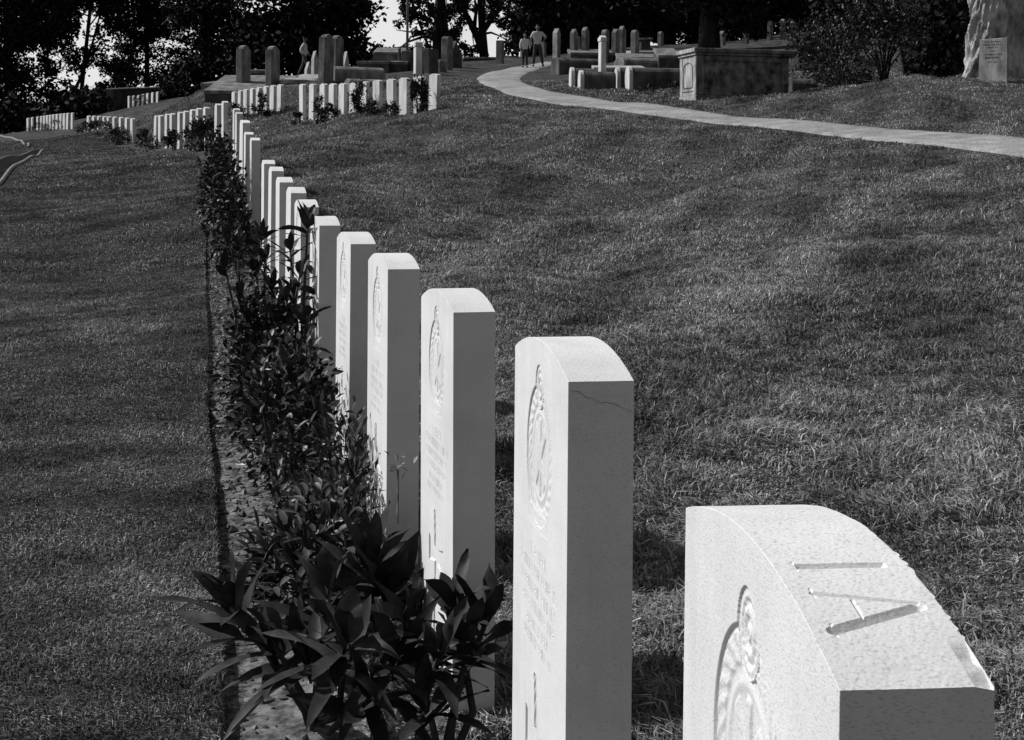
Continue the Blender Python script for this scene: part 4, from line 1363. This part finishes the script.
def pale_tree():
    c = on(995.5, 31.4)
    root = empty('tree', c)
    nz, na = 130, 160
    V = []
    for i in range(nz):
        z = -.4 + 7.2 * (i / (nz - 1)) ** 1.3
        for k in range(na):
            t = 2 * math.pi * k / na
            ct, st_ = math.cos(t), math.sin(t)
            q = (abs(ct) ** 3.2 + abs(st_) ** 3.2) ** (-1 / 3.2)          # squarish section with flat sides
            r = q * (.50 + .10 * math.exp(-max(z, 0) * 5) + .02 * z * (z > 4))
            r += .05 * math.cos(5 * t + .6 * math.sin(z * .8) + 1.0) + .035 * math.cos(9 * t + z * .9)
            r += .07 * float(vnoise(ct * 2.5 + 9, st_ * 2.5 + z * 1.6, 52)) + .075 * float(vnoise(ct * 6 + 4, st_ * 6 + z * 3.6, 53)) \
                + .05 * float(vnoise(ct * 13, st_ * 13 + z * 8.5, 54)) + .018 * float(vnoise(ct * 27, st_ * 27 + z * 14, 55))
            V.append((r * ct + .01 * z, r * .8 * st_, z))
    idx = np.arange(nz * na).reshape(nz, na)
    F = np.stack([idx[:-1], np.roll(idx[:-1], -1, 1), np.roll(idx[1:], -1, 1), idx[1:]], -1).reshape(-1, 4)
    link('trunk', mesh_np('trunk', np.array(V), F, M['trunk_pale'], True), root)
    lm = MB()
    for k in range(6):
        t = k * 1.05 + .3
        q = [np.array([.2, 0, 6.0]), np.array([math.cos(t) * 1.5, math.sin(t) * 1.5, 7.6]), np.array([math.cos(t) * 3.4, math.sin(t) * 3.2, 9.2]), np.array([math.cos(t) * 4.6, math.sin(t) * 4.4, 10.4])]
        lm.tube(q, [.4, .28, .16, .06], 9)
    lm.build('limbs', M['trunk_pale'], root, smooth=True)
    n = 9000
    u = rng.normal(0, 1, (n, 3)); u /= np.linalg.norm(u, axis=1, keepdims=True)
    P = u * np.cbrt(rng.uniform(.1, 1, n))[:, None] * [5.2, 5, 2.6] + [0.3, 0, 11]
    P += rng.normal(0, .3, (n, 3))
    diamond(P, .34, root)
    tag(root, 'massive pale ragged tree trunk behind the inscribed slab at right', 'tree')


def diamond_geo(P, size, flat=0.0):
    n = len(P)
    D = rng.normal(0, 1, (n, 3)) + [0, 0, -.3]; D /= np.linalg.norm(D, axis=1, keepdims=True)
    S = np.cross(D, rng.normal(0, 1, (n, 3))); S /= np.linalg.norm(S, axis=1, keepdims=True)
    L = (size * rng.uniform(.6, 1.3, n))[:, None]
    V = np.stack([P - D * L * .5, P + S * L * .3, P + D * L * .5, P - S * L * .3], 1).reshape(-1, 3)
    F = np.arange(n * 4).reshape(n, 4)
    return V, F


def diamond(P, size, parent, m='tree_leaf', name='crown'):
    V, F = diamond_geo(np.asarray(P), size)
    return link(name, mesh_np(name, V, F, M[m]), parent)


pale_tree()


# ------------------------------------------------------------------ trees
TREES = 'trees along the cemetery edge'


def tree(label, base, lean, height, blobs, n, leaf, trunk_r=.22, name='tree', limbs=None, group=TREES, cat='tree', clump=.16, twig=60):
    """blobs: (dx, dy, z, rx, ry, rz, weight) relative to base"""
    root = empty(name, base)
    tag(root, label, cat, group)
    tm = MB()
    top = np.array([lean[0], lean[1], height])
    pts = [np.array([0, 0, -.5]), top * .15 + [rng.uniform(-.1, .1), 0, 0], top * .4 + [rng.uniform(-.25, .25), .1, 0], top * .7, top]
    tm.tube(pts, [trunk_r * 1.35, trunk_r, trunk_r * .85, trunk_r * .55, trunk_r * .15], 10)
    for lb in (limbs or []):
        q = [np.array(p, float) for p in lb[0]]
        tm.tube(q, np.linspace(lb[1], lb[1] * .3, len(q)), 8)
    bl = np.array([b[:6] for b in blobs], float)
    wts = np.array([b[6] if len(b) > 6 else 1 for b in blobs], float)
    wts = wts * bl[:, 3] * bl[:, 5]
    if len(bl) > 1: wts[0] = .22 * wts[1:].sum() / .78       # the tall crown above
    wts /= wts.sum()
    nt = max(40, n // twig)
    bi = rng.choice(len(bl), nt, p=wts)
    u = rng.normal(0, 1, (nt, 3)); u /= np.linalg.norm(u, axis=1, keepdims=True)
    C = bl[bi, :3] + u * np.cbrt(rng.uniform(.12, 1, nt))[:, None] * bl[bi, 3:6]
    for b in bl[:14]:
        e = b[:3]
        zz = np.clip(e[2] - .35 * np.hypot(e[0], e[1]) - .3, height * .12, height * .9)
        s = np.array([np.interp(zz, [p[2] for p in pts], [p[0] for p in pts]), np.interp(zz, [p[2] for p in pts], [p[1] for p in pts]), zz])
        m1, m2 = s * .7 + e * .3 + rng.normal(0, .16, 3) + [0, 0, .25], s * .35 + e * .65 + rng.normal(0, .2, 3) + [0, 0, .2]
        tm.tube([s, m1, m2, e + rng.normal(0, .2, 3)], [trunk_r * .4, trunk_r * .3, trunk_r * .2, trunk_r * .07], 7)
    for k in range(min(nt, 60)):
        b = bl[bi[k], :3]
        tm.tube([b, b * .4 + C[k] * .6 + rng.normal(0, .12, 3), C[k]], [trunk_r * .14, trunk_r * .09, .012], 5)
    w = rng.integers(0, nt, n)
    sg = clump * np.mean(bl[:, 3:6])
    P = C[w] + rng.normal(0, 1, (n, 3)) * [sg, sg, sg * .7]
    P = P[P[:, 2] > .05]
    tm.build('trunk', M['bark'], root, smooth=True)
    diamond(P, leaf, root)
    return root


def TB(px, ytop, ybot, Y, half_w_px, dY=2.2, wgt=1.0, base=None):
    """one foliage mass seen between two heights at a pixel column, relative to the tree's base"""
    a, b = at(px, ytop, Y), at(px, ybot, Y)
    c = (a + b) / 2
    return (c[0] - base[0], c[1] - base[1], c[2] - base[2], half_w_px / F_PX * Y, dY, max((a[2] - b[2]) / 2, .3), wgt)


def px_tree(label, px, Y, lean_px, top_y, masses, n, leaf, trunk_r=.25, name='tree', limbs_px=None, clump=.16, twig=60, cat='tree', extra_top=True):
    b = on(px, Y)
    t = at(px + lean_px, top_y, Y)
    bl = [TB(m[0], m[1], m[2], Y + (m[4] if len(m) > 4 else 0), m[3], m[5] if len(m) > 5 else 2.2, m[6] if len(m) > 6 else 1, base=b) for m in masses]
    lb = []
    for l in (limbs_px or []):
        lb.append(([at(x, y, Y) - b for x, y in l[0]], l[1]))
    return tree(label, b, (t[0] - b[0], 0), t[2] - b[2], bl, n, leaf, trunk_r, name, lb, clump=clump, twig=twig, cat=cat)


# (column, y top, y bottom, half width px, depth offset, half depth)
px_tree('dense dark tree at the far left edge of the picture', 8, 112, -6, -160,
        [(-25, -190, 20, 75), (10, -30, 60, 42), (-8, 50, 128, 36), (40, -40, 52, 38), (20, 100, 130, 26)], 24000, .36, .3)
px_tree('dark tree with a slanting limb across the bright sky gap at left', 78, 114, 30, -170,
        [(90, -180, 5, 80), (62, -30, 42, 22), (95, -24, 20, 30), (112, 56, 108, 16), (70, 90, 116, 36), (112, -10, 34, 14), (62, 36, 84, 26, 0, 2.0, .5), (42, 50, 98, 15, 0, 2.0, .6), (98, 26, 70, 12, 0, 2, .45)], 20000, .30, .16,
        limbs_px=[([(74, 92), (84, 70), (92, 45), (98, 22), (104, 0)], .14), ([(92, 45), (102, 38), (110, 28)], .06), ([(84, 70), (76, 60), (70, 48)], .06)], clump=.13)
px_tree('loose-leaved tree over the low grey wall at left', 146, 118, 2, -160,
        [(150, -180, 5, 80), (140, -24, 46, 34), (172, -24, 50, 30), (150, 42, 62, 34, 0, 2, .6), (126, 40, 100, 12), (196, 30, 82, 18), (160, 64, 90, 38, 0, 2, .6)], 24000, .30, .2, clump=.15)
px_tree('dark tree behind the leftmost gravestones', 205, 96, 6, -160,
        [(215, -180, 5, 80), (200, -20, 40, 34), (225, -10, 62, 26), (205, 46, 84, 20), (190, 60, 90, 14), (236, 56, 84, 18)], 13000, .28, .24)
px_tree('near-black dense cypress behind the walking person at left', 300, 84, 0, -200,
        [(300, -230, 0, 55), (300, -40, 40, 58), (290, 25, 78, 62), (340, 35, 78, 34), (262, 20, 78, 28), (352, -10, 34, 16), (322, 0, 60, 36)], 20000, .34, .35, name='cypress_tree', clump=.2)
px_tree('feathery tree with drooping sprays right of the bright sky gap', 437, 78, 4, -150,
        [(425, -170, -6, 70), (420, -12, 26, 22), (447, -12, 40, 20), (432, 20, 44, 16), (403, 18, 36, 9), (458, 30, 52, 10), (420, 40, 52, 10), (405, 45, 56, 6), (391, 48, 60, 7)], 5600, .22, .26, name='feathery_tree',
        limbs_px=[([(432, 60), (426, 40), (418, 20), (410, -5)], .10), ([(445, 58), (446, 30), (444, -5)], .22)], clump=.11)
px_tree('leaning forked tree beside the bend of the path', 484, 79, -6, -150,
        [(480, -170, -6, 60), (466, -14, 14, 14), (492, -12, 22, 14), (505, 8, 30, 8), (470, 44, 56, 10), (462, 22, 36, 7), (510, 40, 58, 4)], 3400, .20, .20, name='forked_tree',
        limbs_px=[([(485, 57), (478, 38), (470, 22), (462, 6), (456, -14)], .26), ([(478, 38), (488, 24), (498, 10), (506, -8)], .20), ([(474, 30), (476, 12), (474, -10)], .13), ([(470, 22), (458, 12), (448, 6)], .09)], clump=.10)
px_tree('dense dark tree behind the walking couple', 530, 84, 0, -160,
        [(538, -190, 0, 70), (534, -20, 40, 24), (558, -10, 50, 28), (524, 35, 62, 12), (545, 38, 64, 28), (575, 10, 60, 28)], 14000, .30, .3)
px_tree('dark tree behind the pointed gravestones beyond the path', 598, 88, 0, -160,
        [(600, -190, 0, 75), (590, -20, 45, 36), (625, -10, 40, 34), (605, 28, 55, 40), (650, -10, 30, 30)], 14000, .30, .3)
px_tree('wide dark tree above the pale slope left of the chest tomb', 668, 96, 0, -160,
        [(670, -190, 0, 80), (660, -20, 24, 40), (690, -20, 40, 32), (640, 0, 30, 26), (715, -10, 45, 26)], 14000, .32, .3)
px_tree('stout dark trunk rising behind the chest tomb', 708, 66, 0, -200,
        [(712, -220, -20, 70), (720, -30, 12, 40), (690, -30, 6, 30), (745, -20, 30, 26)], 10000, .28, .42)
px_tree('dark tree above the right end of the chest tomb', 760, 92, 0, -170,
        [(765, -190, 0, 80), (755, -20, 24, 36), (800, -20, 18, 36), (735, 10, 40, 20), (830, -20, 30, 26)], 14000, .32, .3)
px_tree('dark tree behind the small stemmed bush at right', 872, 70, 0, -180,
        [(870, -200, 0, 90), (850, -20, 40, 34), (900, -20, 55, 40), (940, -20, 72, 36), (880, 30, 72, 40)], 16000, .26, .3)
px_tree('tall dark tree at the right edge behind the pale trunk', 985, 50, 0, -200,
        [(985, -240, 0, 110), (960, -20, 60, 40), (1005, -20, 70, 40), (1035, -20, 70, 36), (950, 30, 80, 22)], 14000, .22, .3)
px_tree('background tree closing the gap behind the couple and gravestones', 560, 108, 0, -140,
        [(560, -150, 20, 70), (540, 0, 56, 34), (580, 0, 56, 40), (620, 0, 50, 40)], 12000, .38, .3)
px_tree('background tree closing the gap above the chest tomb', 720, 110, 0, -140,
        [(720, -150, 20, 90), (690, -10, 50, 44), (740, -10, 50, 44), (790, -10, 50, 40), (650, 0, 40, 40)], 14000, .40, .3)
px_tree('background tree far behind the right-hand shrubs', 860, 100, 0, -140,
        [(860, -150, 20, 100), (830, -10, 60, 40), (880, -10, 60, 50), (940, -10, 70, 50), (1000, -10, 70, 60)], 15000, .40, .3)


def hedge(label, cols, Y, ytop, ybot, n, leaf, name='hedge', m='tree_leaf'):
    b = on((cols[0] + cols[1]) / 2, Y)
    root = empty(name, b)
    tag(root, label, 'hedge')
    px = rng.uniform(cols[0], cols[1], n)
    up = rng.uniform(0, 1, n) ** .8
    topn = ytop + 9 * vnoise(px * .09, 0 * px, 61) + 4 * vnoise(px * .3, 0 * px + 3, 62)
    py = ybot + (topn - ybot) * up
    dy = rng.normal(0, 1.1, n)
    P = np.array([at(a, c, Y + d) for a, c, d in zip(px, py, dy)]) - b
    V, F = diamond_geo(P, leaf)
    link('foliage', mesh_np('foliage', V, F, M[m]), root)
    sm = MB()
    for k in range(10):
        q = on(cols[0] + (cols[1] - cols[0]) * (k + .5) / 10, Y) - b
        sm.tube([q - [0, 0, .3], q + [rng.uniform(-.3, .3), 0, 1.0]], [.09, .03], 6)
    sm.build('stem', M['bark'], root)


hedge('dark hedge below the trees at the far left', (-60, 112), 93, 100, 133, 9000, .36)
hedge('dark undergrowth along the slope behind the far tree-side row', (70, 215), 106, 92, 112, 5000, .36, 'undergrowth')
hedge('dark shrubs under the trees behind the chest tomb', (800, 862), 50, 34, 74, 2600, .22, 'shrubbery')
hedge('dark shrubbery between the stemmed bush and the pale trunk', (905, 972), 39, -20, 80, 7000, .20, 'shrubbery')
hedge('dark bushes between the far wall and the leftmost gravestones', (160, 236), 100, 78, 96, 2600, .34, 'undergrowth')
hedge('low scrub filling the foot of the bright sky gap', (355, 400), 82, 49, 62, 900, .3, 'undergrowth')


# small stemmed bush at right
def stemmed_bush():
    b = on(883, 33.8)
    root = empty('small_tree', b)
    sm = MB()
    tips = []
    for (x, y) in [(856, 40), (866, 30), (876, 22), (888, 20), (899, 28), (908, 40), (872, 48), (894, 46), (912, 18), (860, 12), (884, 4), (903, 4), (850, 24)]:
        t = at(x, y, 33.8 + rng.uniform(-.5, .5)) - b
        sm.tube([np.array([rng.uniform(-.05, .05), 0, -.1]), t * [.25, .2, .38], t * [.7, .7, .72], t], [.028, .022, .015, .006], 6)
        tips.append(t)
    sm.build('trunk', M['bark'], root, smooth=True)
    T = np.array(tips)
    n = 3600
    P = T[rng.integers(0, len(T), n)] + rng.normal(0, 1, (n, 3)) * [.22, .30, .22] + [0, 0, .12]
    D = rng.normal(0, 1, (n, 3)) + [0, 0, .2]
    V, F = leaf_geo(P, D, np.tile([0, 0, 1.0], (n, 1)) + rng.normal(0, .4, (n, 3)), .10 * rng.uniform(.7, 1.2, n), .05, 2, .2, .3)
    link('crown', mesh_np('crown', V, F, M['small_leaf'], True), root)
    tag(root, 'small dark bush-like tree with bare forked stems right of the chest tomb', 'tree')


stemmed_bush()
shrub('grassy tussock of rubble and weeds left of the chest tomb', on(668, 40.5), .7, .4, .32, 500, .16, .03, name='weed_clump', ns=2)
shrub('loose bush behind the right end of the chest tomb', on(826, 38), 1.0, .7, 1.3, 1600, .14, .05, name='bush', ns=2)
shrub('rounded greyish bush left of the small stemmed tree', on(846, 36), .7, .6, 1.2, 1400, .13, .05, name='bush', ns=2)
shrub('leafy bush above the right end of the chest tomb', on(812, 48), 1.2, .7, 1.7, 1600, .15, .05, name='bush', ns=2)

# thin pole at the sky gap
pb = on(406.3, 57)
pt = at(406.3, -70, 57)
root = empty('lamp_pole', pb)
mb = MB(); mb.tube([(0, 0, -.3), (0, 0, pt[2] - pb[2])], [.055, .04], 10); mb.build('pole', M['metal'], root, smooth=True)
mb = MB(); mb.tube([(0, 0, -.3), (0, 0, .35)], [.09, .08], 10); mb.build('base_sleeve', M['metal'], root)
tag(root, 'thin grey pole rising before the bright sky gap', 'pole')
pb = on(398.6, 56)
mb = MB(); mb.tube([(0, 0, -.3), (0, 0, at(398.6, 49, 56)[2] - pb[2])], [.06, .055], 8)
mb.tube([(0, 0, at(398.6, 49, 56)[2] - pb[2]), (0, 0, at(398.6, 48, 56)[2] - pb[2])], [.075, .03], 8)
o = mb.build('fence_post', M['old_dark'], None, pb); tag(o, 'short dark post left of the thin grey pole', 'post')


# ------------------------------------------------------------------ people
def skin_mesh(name, J, E, mat_, parent, root_i=0, sub=2):
    me = bpy.data.meshes.new(name)
    me.from_pydata([j[:3] for j in J], E, [])
    o = bpy.data.objects.new(name, me)
    COL.objects.link(o)
    md = o.modifiers.new('skin', 'SKIN')
    md.use_smooth_shade = True
    for i, v in enumerate(me.skin_vertices[0].data):
        r = J[i][3]
        v.radius = r if isinstance(r, tuple) else (r, r)
        v.use_root = (i == root_i)
    s = o.modifiers.new('sub', 'SUBSURF'); s.levels = sub; s.render_levels = sub
    dg = bpy.context.evaluated_depsgraph_get()
    ev = o.evaluated_get(dg)
    m2 = bpy.data.meshes.new_from_object(ev)
    bpy.data.objects.remove(o)
    m2.name = name
    m2.materials.clear(); m2.materials.append(mat_)
    return link(name, m2, parent)


def person(label, loc, rotz, height, legs, arms, shirt, trousers, sleeve='short', bag=False):
    """faces local -y; legs: ((kneeL),(ankleL),(kneeR),(ankleR)) offsets (dx,dy); arms: elbow and hand positions per side"""
    s = height / 1.72
    root = empty('person', loc, rotz)
    root.scale = (s, s, s)
    hipz = .90
    (kl, al), (kr, ar) = legs
    J, E = [], []
    def add(p, r, par=None):
        J.append((*p, r)); i = len(J) - 1
        if par is not None: E.append((par, i))
        return i
    pel = add((0, 0, .95), (.135, .10))
    wa = add((0, 0, 1.10), (.125, .09), pel)
    ch = add((0, 0, 1.28), (.15, .10), wa)
    nb = add((0, .005, 1.43), (.085, .07), ch)
    nk = add((0, -.005, 1.50), .050, nb)
    jw = add((0, -.02, 1.56), (.062, .068), nk)
    hd = add((0, -.012, 1.635), (.074, .088), jw)
    hd2 = add((0, -.005, 1.68), (.056, .066), hd)
    add((0, -.115, 1.605), .012, hd)                    # nose
    for sx in (-1, 1): add((sx * .082, .0, 1.61), .012, hd)   # ears
    hands = []
    for sx, (el, ha) in zip((-1, 1), arms):
        sh = add((sx * .175, 0, 1.39), .055, ch)
        e_ = add(el, .040, sh)
        w_ = add((el[0] * .15 + ha[0] * .85, el[1] * .15 + ha[1] * .85, el[2] * .15 + ha[2] * .85), .028, e_)
        pm = add(ha, (.034, .022), w_)
        hv = np.array(ha) - np.array(el); hv /= np.linalg.norm(hv)
        sd_ = np.cross(hv, [sx * 1.0, 0.2, 0]); sd_ /= np.linalg.norm(sd_)
        for k, (off, ln) in enumerate([(-.026, .075), (-.009, .088), (.009, .083), (.026, .066)]):
            b_ = np.array(ha) + hv * .03 + sd_ * off
            f1 = add(tuple(b_), .0095, pm)
            f2 = add(tuple(b_ + hv * ln * .55), .0085, f1)
            add(tuple(b_ + hv * ln + np.array([-sx * .015, 0, 0])), .007, f2)
        tb = add(tuple(np.array(ha) - sd_ * .035), .011, pm)
        add(tuple(np.array(ha) - sd_ * .055 + hv * .045), .009, tb)
    for sx, (k_, a_) in zip((-1, 1), ((kl, al), (kr, ar))):
        hp = add((sx * .09, 0, .86), .085, pel)
        kn = add((sx * .10 + k_[0], k_[1], .49 + (k_[2] if len(k_) > 2 else 0)), .055, hp)
        an = add((sx * .11 + a_[0], a_[1], .09 + (a_[2] if len(a_) > 2 else 0)), .038, kn)
        add((sx * .125 + a_[0], a_[1] - .15, .035 + (a_[2] if len(a_) > 2 else 0)), .032, an)
    skin_mesh('body', J, E, M['skin'], root)
    # shirt
    J2, E2 = [], []
    J, E = J2, E2
    def add(p, r, par=None):
        J2.append((*p, r)); i = len(J2) - 1
        if par is not None: E2.append((par, i))
        return i
    p0 = add((0, 0, .90), (.17, .125)); p1 = add((0, 0, 1.08), (.158, .118), p0); p2 = add((0, 0, 1.28), (.175, .122), p1); p3 = add((0, .005, 1.42), (.10, .085), p2)
    for sx, (el, ha) in zip((-1, 1), arms):
        sh = add((sx * .18, 0, 1.385), .072, p2)
        e_ = add((el[0], el[1], el[2]), .058, sh)
        if sleeve == 'long': add((el[0] * .2 + ha[0] * .8, el[1] * .2 + ha[1] * .8, el[2] * .2 + ha[2] * .8), .042, e_)
    skin_mesh('shirt', J2, E2, M[shirt], root, 1)
    J3, E3 = [], []
    def add(p, r, par=None):
        J3.append((*p, r)); i = len(J3) - 1
        if par is not None: E3.append((par, i))
        return i
    q0 = add((0, 0, .97), (.155, .115)); q1 = add((0, 0, .89), (.155, .12), q0)
    for sx, (k_, a_) in zip((-1, 1), ((kl, al), (kr, ar))):
        hp = add((sx * .092, 0, .82), .098, q1)
        kn = add((sx * .10 + k_[0], k_[1], .49 + (k_[2] if len(k_) > 2 else 0)), .072, hp)
        add((sx * .11 + a_[0], a_[1], .10 + (a_[2] if len(a_) > 2 else 0)), .064, kn)
    skin_mesh('trousers', J3, E3, M[trousers], root)
    for sx, (k_, a_) in zip((-1, 1), ((kl, al), (kr, ar))):
        zz = a_[2] if len(a_) > 2 else 0
        skin_mesh('shoe', [(sx * .11 + a_[0], a_[1] + .05, .045 + zz, .045), (sx * .118 + a_[0], a_[1] - .06, .042 + zz, .046), (sx * .126 + a_[0], a_[1] - .17, .034 + zz, .036)], [(0, 1), (1, 2)], M['black'], root)
    skin_mesh('hair', [(0, .03, 1.62, (.075, .06)), (0, .012, 1.69, (.076, .084)), (0, -.02, 1.715, (.055, .07))], [(0, 1), (1, 2)], M['hair'], root)
    if bag:
        bm_ = MB(); hx = arms[0][1]
        bm_.box(hx[0] - .05, hx[0] + .05, hx[1] - .13, hx[1] + .13, hx[2] - .36, hx[2] - .09, .02)
        return root, bm_
    tag(root, label, 'person')
    return root


p1 = on(536.5, 62.5); p1[2] = at(536.5, 66.3, 62.5)[2]
p1[2] = terrain(p1[0], p1[1]) + .035
person('person in a light grey shirt and dark trousers, hand on hip, walking down the path', p1, R(8), 1.74,
       (((-.03, -.03), (-.05, .06)), ((.04, -.10), (.10, -.08))), (((-.27, .02, 1.16), (-.25, -.05, .93)), ((.36, .04, 1.20), (.22, -.06, 1.02))), 'shirt_grey', 'trousers')
p2 = on(524, 61.5); p2[2] = terrain(p2[0], p2[1]) + .035
r2, bm_ = person('', p2, R(14), 1.40, (((-.0, -.08), (-.01, -.05)), ((.0, .02), (.02, .14))), (((-.24, .03, 1.14), (-.24, -.03, .88)), ((.25, .02, 1.14), (.25, -.06, .90))), 'shirt', 'trousers', 'long', True)
tag(r2, 'shorter person in a white long-sleeved top walking beside the hand-on-hip one', 'person')
bg_ = bm_.build('handbag', M['shirt'], None, p2, R(14)); bg_.scale = r2.scale
tag(bg_, 'small pale bag in the hand of the shorter walking person', 'bag')
p3 = on(303.5, 66)
p3[2] = max(terrain(p3[0], p3[1]), at(303, 73.5, 66)[2] - .05)
p3[2] = terrain(p3[0], p3[1])
person('person in a white shirt and grey trousers walking right among the old gravestones', p3, R(82), 1.70,
       (((.0, -.18), (.0, -.16)), ((.0, .10), (.0, .30))), (((-.22, .12, 1.14), (-.22, .02, .92)), ((.22, -.02, 1.14), (.20, -.18, .96))), 'shirt', 'trousers_grey', 'long')
